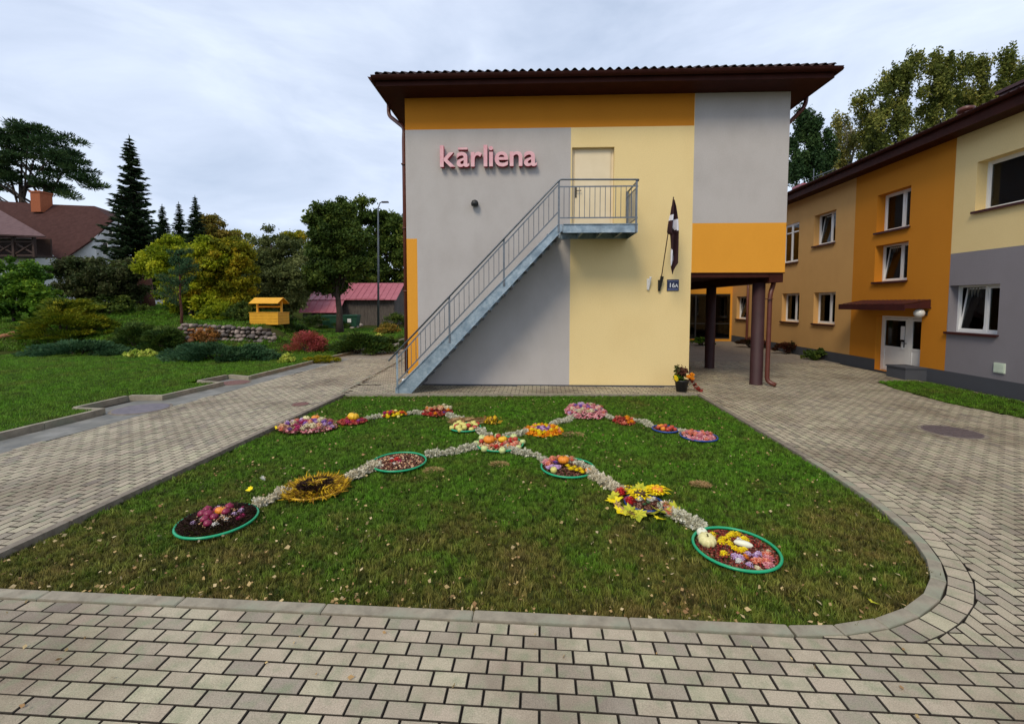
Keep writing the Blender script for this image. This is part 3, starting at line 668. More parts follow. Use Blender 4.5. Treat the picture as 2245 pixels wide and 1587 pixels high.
gutter(gt, (x0-.09, y0-.027, ez+fh+.02), (x1+.12, y0-.027, ez+fh+.02), .075, (0, -1, 0))
gutter(gt, (x0-.027, y0-.10, ez+fh+.02), (x0-.027, y1, ez+fh+.02), .075, (-1, 0, 0)); gutter(gt, (x1+.027, y0-.10, ez+fh+.02), (x1+.027, y1, ez+fh+.02), .075, (1, 0, 0))
gt.build('gutter', M['brown'], FB)
# roof sheets with tile-profile waves
def wavy(mb, a, b, c, d, amp, per, nz=6):
    """a-b eave, d-c ridge side; waves run up the slope"""
    a, b, c, d = map(Vector, (a, b, c, d)); L = (b-a).length; n = int(L/per*6); vs = []
    nn = (b-a).cross(d-a).normalized()
    for j in range(nz+1):
        for i in range(n+1):
            p = a.lerp(b, i/n).lerp(d.lerp(c, i/n), j/nz); vs.append(p+nn*(amp*math.sin(i/6*2*PI)))
    mb.add(vs, [(j*(n+1)+i, j*(n+1)+i+1, (j+1)*(n+1)+i+1, (j+1)*(n+1)+i) for j in range(nz) for i in range(n)])
rz = ez+fh+.115; rh = 1.5; X0, X1, Y0, Y1 = x0-.03, x1+.03, y0-.08, y1+.03; cxm = (X0+X1)/2; hy = (X1-X0)/2
rs_ = MB()
wavy(rs_, (X0, Y0, rz), (X1, Y0, rz), (cxm+.1, Y0+5.2, rz+rh), (cxm-.1, Y0+5.2, rz+rh), .032, .2)
wavy(rs_, (X1, Y0, rz), (X1, Y1, rz), (cxm+.1, Y1-5.2, rz+rh), (cxm+.1, Y0+5.2, rz+rh), .032, .2)
wavy(rs_, (X0, Y1, rz), (X0, Y0, rz), (cxm-.1, Y0+5.2, rz+rh), (cxm-.1, Y1-5.2, rz+rh), .032, .2)
rs_.add([(X1, Y1, rz), (X0, Y1, rz), (cxm, Y1-5.2, rz+rh)], [(0, 1, 2)])
rs_.build('roof', M['roof'], FB, True)
# downpipes
def bend(pts, rr=.06, n=4):
    o = [Vector(pts[0])]
    for i in range(1, len(pts)-1):
        a, b, c = Vector(pts[i-1]), Vector(pts[i]), Vector(pts[i+1]); u = (a-b).normalized()*min(rr, (a-b).length*.45); v = (c-b).normalized()*min(rr, (c-b).length*.45)
        for k in range(n+1):
            t = k/n; o.append((b+u)*(1-t)**2+b*2*t*(1-t)+(b+v)*t*t)
    return o+[Vector(pts[-1])]
dp = MB(); dp.tube(bend([(x0+.02-.12, .55, ez+fh-.04), (x0-.10, .55, ez-.18), (-.075, .20, 6.55), (-.075, .14, 6.3), (-.075, .12, .30)], .12), .05, 10)
for z in (5.6, 4.0, 2.4, .9): dp.box(-.13, .0, .06, .18, z, z+.03)
dp.build('downpipe', M['rust'], FB, True)
wc = MB(); wc.lathe([(.075, .0), (.085, .14), (.07, .15)], (-.085, .02, 0), 14); wc.build('drain_pot', M['white'], FB, True)
dp = MB(); dp.tube(bend([(x1+.08, .45, ez+fh-.04), (x1+.06, .45, ez-.16), (9.49, .60, 6.45), (9.49, .62, 5.9), (9.49, .62, OH-.1)], .16), .05, 10); dp.build('downpipe', M['rust'], FB, True)
dp = MB(); dp.tube(bend([(9.30, .30, OH+.0), (9.30, .28, 2.62), (9.17, .20, 2.32), (9.15, .18, .12), (9.30, .04, .05)], .12), .055, 12)
dp.box(9.08, 9.2, .10, .26, 2.2, 2.22); dp.build('downpipe', M['rust'], FB, True)
# lettering
def text_mesh(body, size, ext, offset=0.0, mat_=None, name='letter', bevel=0.0):
    c = bpy.data.curves.new(name, 'FONT'); c.body = body; c.size = size; c.extrude = ext; c.offset = offset; c.bevel_depth = bevel; c.resolution_u = 4
    o = bpy.data.objects.new(name, c); dg = bpy.context.evaluated_depsgraph_get(); COL.objects.link(o); dg.update(); me = bpy.data.meshes.new_from_object(o.evaluated_get(dg)); COL.objects.unlink(o); bpy.data.objects.remove(o)
    me.name = name; return me
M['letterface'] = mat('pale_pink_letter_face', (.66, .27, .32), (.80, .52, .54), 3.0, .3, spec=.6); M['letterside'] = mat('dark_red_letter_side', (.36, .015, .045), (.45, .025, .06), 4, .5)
SG = empty('wall_lettering', tuple(FB.matrix_basis @ Vector((0, 0, 0))), fac_a, 'raised pink letters reading kārliena high on the grey wall', 'sign')
SG.location = (-3.40, 11.0, 0)
wd = {'k': .34, 'ā': .325, 'r': .225, 'l': .165, 'i': .165, 'e': .33, 'n': .345, 'a': .325}
def letters(word, xa, xb, zb, xh, parent, depth):
    ms = [text_mesh('a' if ch == 'ā' else ch, 1.0, .04, .016, name='letter') for ch in word]; mac = [ch == 'ā' for ch in word]; gap = .05; ws = []
    for me in ms:
        co = np.empty(len(me.vertices)*3); me.vertices.foreach_get('co', co); co = co.reshape(-1, 3); ws.append((co[:, 0].min(), co[:, 0].max()))
    tot = sum(b-a for a, b in ws)+gap*(len(ms)-1); k = (xb-xa)/tot
    co = np.empty(len(ms[-1].vertices)*3); ms[-1].vertices.foreach_get('co', co); xh0 = co.reshape(-1, 3)[:, 1].max(); kz = xh/xh0
    x = xa
    for me, (a, b), mk in zip(ms, ws, mac):
        n = len(me.vertices); co = np.empty(n*3); me.vertices.foreach_get('co', co); co = co.reshape(-1, 3)
        X = (co[:, 0]-a)*k; Z = co[:, 1]*kz; Y = -co[:, 2]*depth/.04; me.vertices.foreach_set('co', np.stack([X, Y, Z], 1).ravel()); me.materials.clear(); me.materials.append(M['letterface']); me.materials.append(M['letterside']); me.update()
        if mk:
            b2 = MB(); b2.v = [tuple(v.co) for v in me.vertices]; b2.f = [tuple(p.vertices) for p in me.polygons]; b2.m = [0]*len(b2.f); b2.box((b-a)*k*.12, (b-a)*k*.86, -depth, depth, xh*1.16, xh*1.30); me.clear_geometry(); me.from_pydata(b2.v, [], b2.f); me.update()
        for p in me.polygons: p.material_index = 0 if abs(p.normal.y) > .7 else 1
        o = link('letter', me, parent); o.location = (x, -.09, zb); x += (b-a)*k+gap*k
letters('kārliena', .9, 3.29, 5.47, .345, SG, .06)
# small things on the facade
def fthing(name, label, cat, x, z, y=0.0, group=None):
    p = Vector((-3.40, 11.0, 0))+Matrix.Rotation(fac_a, 3, 'Z') @ Vector((x, y, z)); return empty(name, p, fac_a, label, cat, group)
t = fthing('wall_lamp', 'small dark round lamp below the lettering on the grey wall', 'lamp', 1.75, 4.61)
a = MB(); a.lathe([(.05, 0), (.05, .03)], n=14); o = a.build('mount', M['darkmetal'], t, True); o.rotation_euler = (PI/2, 0, 0)
a = MB(); a.lathe([(.03, -.10), (.085, -.09), (.095, -.03), (.07, .03), (.02, .055)], (0, -.09, 0), 18); a.build('lamp_shade', M['darkmetal'], t, True)
t = fthing('house_number_sign', 'dark blue enamel plate with the number 16A beside the flag', 'sign', 6.68, 2.55)
M['plateline'] = mat('plate_blue_line', (.18, .22, .4)); M['navy'] = mat('navy_enamel', (.012, .018, .06), (.016, .024, .075), 3, .25); M['signwhite'] = mat('sign_white', (.75, .76, .78), (.8, .8, .82), 3, .4)
a = MB(); a.box(-.145, .145, -.02, -.002, -.14, .14); a.build('plate', M['navy'], t)
for z in (-.095, -.118, .1): a = MB(); a.box(-.125, .125, -.0225, -.0202, z-.004, z+.004); a.build('line', M['plateline'], t)
for body, px_, sz, pz in (('16', -.105, .155, -.055), ('A', .045, .125, -.055)):
    me = text_mesh(body, sz, .0012, .002, name='digits'); me.materials.clear(); me.materials.append(M['signwhite']); o = link('digits', me, t); o.rotation_euler = (PI/2, 0, 0); o.location = (px_, -.0215, pz)
t = fthing('flagpole_holder', 'empty white flagpole holder left of the flag', 'holder', 6.08, 2.58)
a = MB(); a.box(-.04, .02, -.012, 0, -.15, .13); a.tube([(-.015, -.03, -.14), (.02, -.12, .17)], .028, 10); a.build('holder', M['white'], t)
t = fthing('flag', 'black ribboned dark red and white flag hanging from a slanted pole', 'flag', 6.35, 2.58)
a = MB(); a.box(-.035, .02, -.012, 0, -.16, .1); a.tube([(-.012, -.035, -.17), (.028, -.13, .18)], [.03, .042], 10); a.build('holder', M['black'], t)
a = MB(); tx_, tz_ = fpt(1478, 431, .64); a.tube([(.0, -.09, .0), (tx_-6.35, -.60, tz_-2.58)], .012, 6); a.build('pole', M['wood_d'], t)
# cloth: hangs in folds from the pole
rows = [(215, 549, 560, 0), (300, 525, 578, 0), (400, 512, 590, 0), (475, 495, 596, 0), (560, 482, 602, 0), (630, 474, 606, 0), (650, 512, 607, 0), (800, 516, 610, 0), (900, 506, 611, 0), (1000, 504, 612, 0), (1050, 508, 575, 0), (1090, 518, 552, 0), (1140, 530, 535, 0)]
def cl(px_, py_, off=.62): return fpt(1380+px_/5.667, 400+py_/5.667, off)
vs = []; nyy, nxx = 64, 22
for j in range(nyy+1):
    zz = 215+(1140-215)*j/nyy
    for (za, l0, r0, _), (zb, l1, r1, _) in zip(rows, rows[1:]):
        if za <= zz <= zb: tt = (zz-za)/(zb-za); l_, r_ = l0+(l1-l0)*tt, r0+(r1-r0)*tt; break
    for i in range(nxx+1):
        px_ = l_+(r_-l_)*i/nxx; x_, z_ = cl(px_, zz); ww = (r_-l_)/100
        vs.append((x_-6.35, -.62+.055*ww*math.sin(i/nxx*9.5+zz*.004), z_-2.58))
fs = []; mi = []
for j in range(nyy):
    for i in range(nxx):
        zz = 215+(1140-215)*(j+.5)/nyy; 
        px_ = (vs[j*(nxx+1)+i][0]); l0, r0 = [(a[1], a[2]) for a in rows if a[0] <= zz][-1]; q = l0+(r0-l0)*(i+.5)/nxx
        wh = (400 < zz < 472 and q < 548) or (455 < zz < 605 and q > 541 and zz < 560+(q-545)*1.1 and zz > 400+(q-541)*1.4) or (795 < zz < 1045 and q < 510+ (zz-795)*.35 and q < 556-(max(0, zz-960))*.6)
        fs.append((j*(nxx+1)+i, j*(nxx+1)+i+1, (j+1)*(nxx+1)+i+1, (j+1)*(nxx+1)+i)); mi.append(1 if wh else 0)
a = MB(); a.v = vs; a.f = fs; a.m = mi
fl = a.build('cloth', [mat('black_red_flag_cloth', (.016, .003, .006), (.035, .006, .011), 3, .8), mat('white_flag_cloth', (.62, .62, .7), (.7, .7, .76), 3, .8)], t, True)
sd_ = fl.modifiers.new('thick', 'SOLIDIFY'); sd_.thickness = .004
# ---- steel stair -------------------------------------------------------------
ST = empty('outside_stair', (-3.40, 11.0, 0), fac_a, 'galvanised steel stair with landing and railing rising along the front wall', 'stair')
def st_top(x): return 1.42+1.03*(x-1.27)+.02
va, vb = -1.05, -.08
def stringer(v):
    a = MB(); th = .012; xe = 3.84
    for vv in (v,):
        p = [(-.02, 0.0), (.12+.235, 0.0), (xe, st_top(xe)-.36), (xe+.02, 3.70), (xe+.02, 3.88), (3.76, 3.88), (-.02, st_top(-.02)-.02 if st_top(-.02) > .12 else .12)]
        n = len(p); a.add([(x, vv, z) for x, z in p]+[(x, vv+th, z) for x, z in p], [tuple(range(n)), tuple(range(2*n-1, n-1, -1))]+[(i, n+i, n+(i+1) % n, (i+1) % n) for i in range(n)])
        a.beam((0.0, vv-.012, st_top(0)-.02), (3.76, vv-.012, 3.88), .03, .012); a.beam((.36, vv-.012, .012), (xe, vv-.012, st_top(xe)-.35), .03, .012)
    return a.build('stringer', M['galv'], ST)
stringer(va); stringer(vb)
for i in range(1, 20):
    z = 3.86*i/20; x = .18+3.62*(i-.5)/20; a = MB(); a.box(x-.02, x+.25, va+.016, vb-.004, z-.035, z); a.box(x-.024, x-.004, va+.016, vb-.004, z-.075, z+.004); a.box(x+.22, x+.25, va+.016, vb-.004, z-.06, z-.035)
    a.build('tread', M['galvd'], ST)
a = MB(); a.box(3.88, 5.52, va+.012, -.02, 3.84, 3.875); a.build('landing_grating', M['galvd'], ST)
a = MB(); a.box(3.87, 5.54, va-.002, va+.010, 3.69, 3.885); a.box(3.87, 5.54, va-.03, va-.002, 3.875, 3.885); a.box(5.528, 5.54, va+.01, -.01, 3.69, 3.885); a.box(3.88, 5.53, -.02, -.01, 3.70, 3.84)
for x in (4.3, 4.75, 5.2): a.box(x, x+.05, va+.012, -.02, 3.72, 3.838)
a.build('landing_frame', M['galv'], ST)
def ht(x): return 2.26+1.047*(x-1.27)
a = MB(); a.tube(bend([(-.16, va-.02, ht(-.16)), (3.79, va-.02, 4.87), (5.545, va-.02, 4.85), (5.545, -.02, 4.85)], .05), .021, 8); a.build('handrail', M['galvd'], ST, True)
posts = [.035, 1.27, 2.53, 3.77, 5.50]
for k, x in enumerate(posts):
    a = MB(); zb = .0 if k == 0 else (st_top(x)-.25 if k < 3 else 3.7); zt = ht(x) if k < 3 else 4.84; a.box(x-.022, x+.022, va-.016, va-.003, zb, zt); a.build('post', M['galvd' if k else 'galv'], ST)
a = MB(); a.box(5.50, 5.54, -.07, -.03, 3.885, 4.84); a.build('post', M['galvd'], ST)
for A_, B_ in zip(posts[:4], posts[1:]):
    lo = A_ < 3.7
    def up(x): return (ht(x)-.13) if lo else 4.71
    def dn(x): return (st_top(x)+.13) if lo else 4.02
    a = MB(); a.beam((A_+.02, va-.01, up(A_)), (B_-.02, va-.01, up(B_)), .012, .03); a.build('rail', M['galvd'], ST)
    a = MB(); a.beam((A_+.02, va-.01, dn(A_)), (B_-.02, va-.01, dn(B_)), .012, .03); a.build('rail', M['galvd'], ST)
    n = 11 if lo else 15
    for i in range(1, n):
        x = A_+(B_-A_)*i/n
        if dn(x) < .1: continue
        b = MB(); b.tube([(x, va-.01, dn(x)), (x, va-.01, up(x))], .0075, 5); b.build('baluster', M['galvd'], ST)
for z in (4.02, 4.71): a = MB(); a.beam((5.53, va, z), (5.53, -.05, z), .012, .03); a.build('rail', M['galvd'], ST)
for i in range(1, 9):
    y = va+(1.0)*i/9; b = MB(); b.tube([(5.53, y, 4.02), (5.53, y, 4.71)], .0075, 5); b.build('baluster', M['galvd'], ST)
t = empty('cable_conduit', G(880, 857)+(0,), fac_a, 'short white bent pipe rising in front of the stair foot', 'pipe')
a = MB(); a.tube(bend([(-.02, -.02, .0), (.18, -.02, .14), (.30, -.02, .30)], .1), .016, 8); a.build('pipe', M['white'], t, True)
a = MB(); a.box(.26, .36, -.06, .02, .30, .39); a.build('cap', M['white'], t)

# ---- right building ----------------------------------------------------------
RB = empty('side_building', (RX, 26.0, 0), -PI/2, 'long yellow, orange and grey two-storey wing down the right side', 'building')
U = lambda Y: 26.0-Y
RT = 6.30
def rzone(x, z):
    Y = 26-x
    if z < .34: return 5
    if Y > 15.65: return 4 if True else 0
    if Y > 12.1: return 3
    return 1 if z > 3.37 else 6
wins = [(11.53, 9.65, 4.33, 5.51, .30, False, 0), (14.68, 13.43, 4.31, 5.47, .30, False, .12), (14.68, 13.43, 2.77, 3.90, .30, True, .3), (17.87, 16.62, 4.30, 5.47, .26, True, .1), (19.97, 18.86, 3.82, 5.44, .1, False, 0),
        (19.96, 18.67, 1.32, 2.52, .24, False, .2), (17.72, 16.47, 1.33, 2.51, .24, False, .2), (12.08, 10.83, 1.37, 2.55, .28, True, .3), (24.4, 23.05, 1.27, 2.46, .22, True, 0)]
opens = [(U(a), U(b), c, d, e) for a, b, c, d, e, _, _ in wins]; dop = (U(14.5), U(12.86), .02, 1.72, .22)
mb = MB(); grid_wall(mb, [0.0, U(15.65), U(12.1), U(2.0)], [-.2, .34, 3.37, RT], opens+[dop], rzone)
mb.add([(U(2), 0, -.2), (U(2), 12, -.2), (U(2), 12, RT), (U(2), 0, RT)], [(0, 1, 2, 3)], 1); mb.add([(-14, 12, -.2), (U(2), 12, -.2), (U(2), 12, RT), (-14, 12, RT)], [(3, 2, 1, 0)], 1)
mb.build('wall', [M['grey'], M['yellow'], M['orange'], M['orange_shaded'], M['tan'], M['plinth'], M['grey2']], RB)
for a, b, c, d, e, tl, cu in wins:
    if a == 19.97: window(RB, U(a), U(b), c, d, e, tl, .5, transom=5.08, curtain=0)
    else: window(RB, U(a), U(b), c, d, e, tl, .58, curtain=cu)
# door, recessed, with side light
dm = MB(); xa, xb, z0, z1, dd = dop
dm.box(xa, xb, dd-.05, dd, z1-.07, z1); dm.box(xa, xa+.06, dd-.05, dd, z0, z1-.07); dm.box(xb-.06, xb, dd-.05, dd, z0, z1-.07)
xm = xa+1.02; dm.box(xm-.05, xm+.05, dd-.052, dd, z0, z1-.07)
rd = dm.build('door', M['white'], RB)
for a, b in ((xa+.06, xm-.05), (xm+.05, xb-.06)):
    l = MB(); y = dd-.03; c, d = z0+.01, z1-.08; zm = .72; s_ = .075
    l.box(a, b, y-.02, y+.02, c, c+.08); l.box(a, b, y-.02, y+.02, d-.06, d); l.box(a, a+s_, y-.02, y+.02, c+.08, d-.06); l.box(b-s_, b, y-.02, y+.02, c+.08, d-.06); l.box(a+s_, b-s_, y-.02, y+.02, zm, zm+.07); l.box(a+s_, b-s_, y-.008, y+.01, c+.08, zm)
    l.build('door_leaf', M['white'], rd); p = MB(); p.box(a+s_, b-s_, y-.004, y+.004, zm+.07, d-.06); p.build('pane', M['glass'], rd)
nt_ = MB(); nt_.box(xm-.27, xm-.14, dd-.065, dd-.052, 1.02, 1.42); nt_.box(xm-.24, xm-.17, dd-.066, dd-.052, .74, .95); nt_.build('notice', M['signwhite'], rd)
hd = MB(); hd.tube([(xm-.07, dd-.05, .92), (xm-.07, dd-.10, .92), (xm-.19, dd-.10, .92)], .011, 6); hd.build('door_handle', M['darkmetal'], rd)
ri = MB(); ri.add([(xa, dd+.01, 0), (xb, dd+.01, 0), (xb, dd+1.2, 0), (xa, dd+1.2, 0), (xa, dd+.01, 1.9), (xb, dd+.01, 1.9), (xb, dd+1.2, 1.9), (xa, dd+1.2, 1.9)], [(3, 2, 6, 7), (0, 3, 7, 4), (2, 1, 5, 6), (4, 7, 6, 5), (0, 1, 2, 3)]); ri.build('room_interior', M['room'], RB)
cn = MB(); cn.box(U(15.2), U(12.58), -.68, -.002, 1.96, 2.0); cn.box(U(15.2)-.012, U(12.58)+.012, -.70, -.68, 1.90, 2.07)
wv = MB(); wavy(wv, (U(15.1), -.69, 2.075), (U(12.6), -.69, 2.075), (U(12.6), -.004, 2.2), (U(15.1), -.004, 2.2), .012, .16, 3)
cn.add(wv.v, wv.f, 1); cn.add([(U(12.6), -.69, 2.0), (U(12.6), -.004, 2.0), (U(12.6), -.004, 2.19), (U(12.6), -.69, 2.06)], [(0, 1, 2, 3)]); cn.build('canopy', [M['sill'], M['sill']], RB)
t = empty('globe_lamp', (RX-.02, 12.72, 1.83), -PI/2, 'white glass globe lamp at the corner of the door canopy', 'lamp')
a = MB(); a.box(-.04, .04, -.02, .018, -.06, .06); a.tube([(0, 0, 0), (0, -.09, 0)], .02, 8); a.build('bracket', M['darkmetal'], t)
a = MB(); a.lathe([(.012*1.0, -.125)]+[(.125*math.sin(k*PI/10), -.125*math.cos(k*PI/10)) for k in range(1, 10)]+[(.012, .125)], (0, -.17, 0), 18); a.build('globe', mat('milk_glass', (.6, .6, .58), (.66, .66, .64), 2, .25), t, True)
a = MB(); a.box(U(10.84), U(10.60), -.03, .0, .50, .73); a.box(U(10.82), U(10.62), -.036, -.03, .52, .71); tv = a.build('vent_cover', mat('pale_green_plastic', (.52, .6, .5)), RB)
a = MB(); a.box(U(13.28), U(12.62), -.55, .0, -.05, .30); a.box(U(13.30), U(12.60), -.57, -.002, .302, .34); a.build('step_wall', M['plinth'], RB)
# eaves, gutter, roof, chimneys
ou = .46; a = MB(); a.box(-14, U(2), -ou, .0, RT, RT+.03); a.build('soffit', M['brown'], RB)
a = MB(); a.box(-14, U(2), -ou-.02, -ou, RT-.02, RT+.24); a.build('fascia', M['brown'], RB)
a = MB(); gutter(a, (-14, -ou-.022, RT+.27), (U(2), -ou-.022, RT+.27), .065, (0, -1, 0)); a.build('gutter', M['brown'], RB)
a = MB(); wavy(a, (-14, -ou-.07, RT+.30), (U(2), -ou-.07, RT+.30), (U(2), 6, RT+.30+2.2), (-14, 6, RT+.30+2.2), .034, .2, 30)
a.add([(-14, 6, RT+2.5), (U(2), 6, RT+2.5), (U(2), 12.5, RT+.3), (-14, 12.5, RT+.3)], [(0, 1, 2, 3)]); a.build('roof', M['roof'], RB, True)
def Wx(px, py, X): r = ray(px, py); t = X/r[0]; return r[1]*t, CAMH+r[2]*t
Yc, Zc = Wx(2236, 205, 12.2); a = MB(); a.box(U(Yc)-.3, U(Yc)+.3, 12.2-RX-.2, 12.2-RX+.4, RT+.6, Zc+.12); a.box(U(Yc)-.36, U(Yc)+.36, 12.2-RX-.26, 12.2-RX+.46, Zc+.12, Zc+.2); a.build('chimney', M['sill'], RB)
Yc, Zc = Wx(2117, 250, 12.4); a = MB(); a.lathe([(.16, -1.2), (.16, .05), (.2, .06), (.2, .16), (.05, .22)], (U(Yc), 12.4-RX, Zc), 14); a.build('roof_vent', M['rust'], RB, True)
Yc, Zc = Wx(1764, 412, 12.6); a = MB(); a.box(U(Yc)-.35, U(Yc)+.35, 12.6-RX-.3, 12.6-RX+.4, Zc-1.5, Zc+.02); a.box(U(Yc)-.42, U(Yc)+.42, 12.6-RX-.36, 12.6-RX+.46, Zc+.02, Zc+.12); a.build('chimney', M['pinkroof'], RB)
Yc, Zc = Wx(1784, 380, 12.6); a = MB(); a.tube([(U(Yc), 2.05, RT+.8), (U(Yc), 2.05, Zc+.2)], .02, 5); a.tube([(U(Yc)-.1, 2.05, Zc-.2), (U(Yc)+1.4, 2.05, Zc-.25)], .02, 5); a.tube([(U(Yc)+.7, 2.05, RT+.8), (U(Yc)+.7, 2.05, Zc-.2)], .02, 5); a.build('antenna', M['galvd'], RB)
a = MB(); a.tube(bend([(U(23.0), -.07, RT+.2), (U(23.0), -.07, .35), (U(23.0), -.16, .2)], .08), .06, 8); a.build('downpipe', M['rust'], RB, True)
# ---- rear link with the glazed entrance ----------------------------------------
LK = empty('rear_link_building', (3.0, 24.96, 0), 0, 'orange rear wing with dark glazed entrance seen under the overhang', 'building')
mb = MB(); grid_wall(mb, [0, 8.0], [0, 2.62, 6.2], [(.9, 7.45, .12, 2.62, .1)], lambda x, z: 0); mb.build('wall', [M['orange']], LK)
for i in range(7):
    x = .9+6.55*i/7; x2 = .9+6.55*(i+1)/7; f = MB(); f.box(x, x+.07, .03, .09, .12, 2.62); f.box(x2-.01, x2, .03, .09, .12, 2.62); f.box(x+.07, x2-.01, .03, .09, .12, .2); f.box(x+.07, x2-.01, .03, .09, 2.54, 2.62); f.box(x+.07, x2-.01, .03, .09, .95, 1.0)
    fo = f.build('window', M['darkmetal'], LK); p = MB(); p.box(x+.07, x2-.01, .055, .065, .2, .95); p.box(x+.07, x2-.01, .055, .065, 1.0, 2.54); p.build('pane', M['glass'], fo)
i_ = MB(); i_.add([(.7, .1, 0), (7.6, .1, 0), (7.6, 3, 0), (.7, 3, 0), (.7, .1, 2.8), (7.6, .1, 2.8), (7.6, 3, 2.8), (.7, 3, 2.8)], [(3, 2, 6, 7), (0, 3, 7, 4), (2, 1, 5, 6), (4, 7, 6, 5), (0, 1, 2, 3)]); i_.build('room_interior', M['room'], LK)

# ------------------------------------------------------------------ vegetation
def unit(n):
    v = RNG.normal(size=(n, 3)); return v/np.linalg.norm(v, axis=1, keepdims=True)
def leafquads(P, size, tint, aspect=.6, up=None, jit=.35, dirs=None):
    """one rhombic leaf per point"""
    n = len(P); a = unit(n) if dirs is None else dirs+unit(n)*.25
    if up is not None: a = a+np.array([0, 0, up]); 
    a /= np.linalg.norm(a, axis=1, keepdims=True); b = np.cross(a, unit(n)); b /= np.linalg.norm(b, axis=1, keepdims=True)+1e-9
    s = size*(1+jit*RNG.normal(size=(n, 1))).clip(.4, 1.8); c = np.cross(a, b)
    V = np.stack([P-a*s*.5, P+b*s*aspect*.5+c*s*.06-a*s*.13, P+a*s*.5, P-b*s*aspect*.5+c*s*.06-a*s*.10], 1).reshape(-1, 3)
    return V, np.arange(4*n).reshape(n, 4), tint
def crown_mesh(name, clumps, per, size, m, parent, aspect=.6, hollow=.45, base=0.0, dens=None, up=None, origin=(0, 0, 0)):
    """clumps: (x, y, z, rx, ry, rz)"""
    Ps = []; Ts = []; C = np.array(clumps, float); vol = (C[:, 3]*C[:, 4]*C[:, 5])**(2/3); cnt = np.maximum(6, (per*vol/vol.sum()).astype(int))
    for c, k in zip(C, cnt):
        d = unit(k); r = (hollow+(1-hollow)*RNG.random((k, 1)))*(1+.26*RNG.normal(size=(k, 1)))
        Ps.append(c[:3]+d*r*c[3:6]); Ts.append(np.clip(RNG.uniform(0, 1)*.55+RNG.random(k)*.45, 0, 1))
    P = np.concatenate(Ps)-np.array(origin); T = np.concatenate(Ts); V, Fc, T = leafquads(P, size, T, aspect, up)
    return npmesh(name, V, Fc, m, parent, T)
def ell_clumps(c, R, n, cr, shell=.7, flat=.75, zmin=None, jit=.25):
    o = []
    for i in range(n):
        d = unit(1)[0]; r = shell+(1-shell)*random.random() if random.random() < .72 else random.random()*shell
        k = cr*random.uniform(.5, 1.5); p = [c[j]+d[j]*R[j]*r*(1+random.uniform(-jit, jit)*.4) for j in range(3)]
        if zmin is not None: p[2] = max(p[2], zmin+k*.4)
        o.append((*p, k, k, k*flat))
    return o
def trunk_mesh(parent, h, r, lean=(0, 0), limbs=(), m=None, seg=6, forks=1):
    a = MB(); pts = [Vector((lean[0]*t*t+random.uniform(-.04, .04)*h*.12, lean[1]*t*t, h*t-.15*(t == 0))) for t in [i/seg for i in range(seg+1)]]
    a.tube(pts, [r*(1.25 if i == 0 else 1-.62*i/seg) for i in range(seg+1)], 8)
    for c in limbs:
        t = random.uniform(.45, .95); i = min(seg-1, int(t*seg)); s = pts[i]; e = Vector(c[:3]); mid = s.lerp(e, .5)+Vector((0, 0, abs((e-s).length)*.08)); a.tube([s, mid, e], [r*.34, r*.2, r*.06], 5)
    return a.build('trunk', m or M['bark'], parent, True)
GREEN_D = [(.010, .022, .009), (.018, .036, .012), (.034, .056, .018), (.055, .08, .024)]
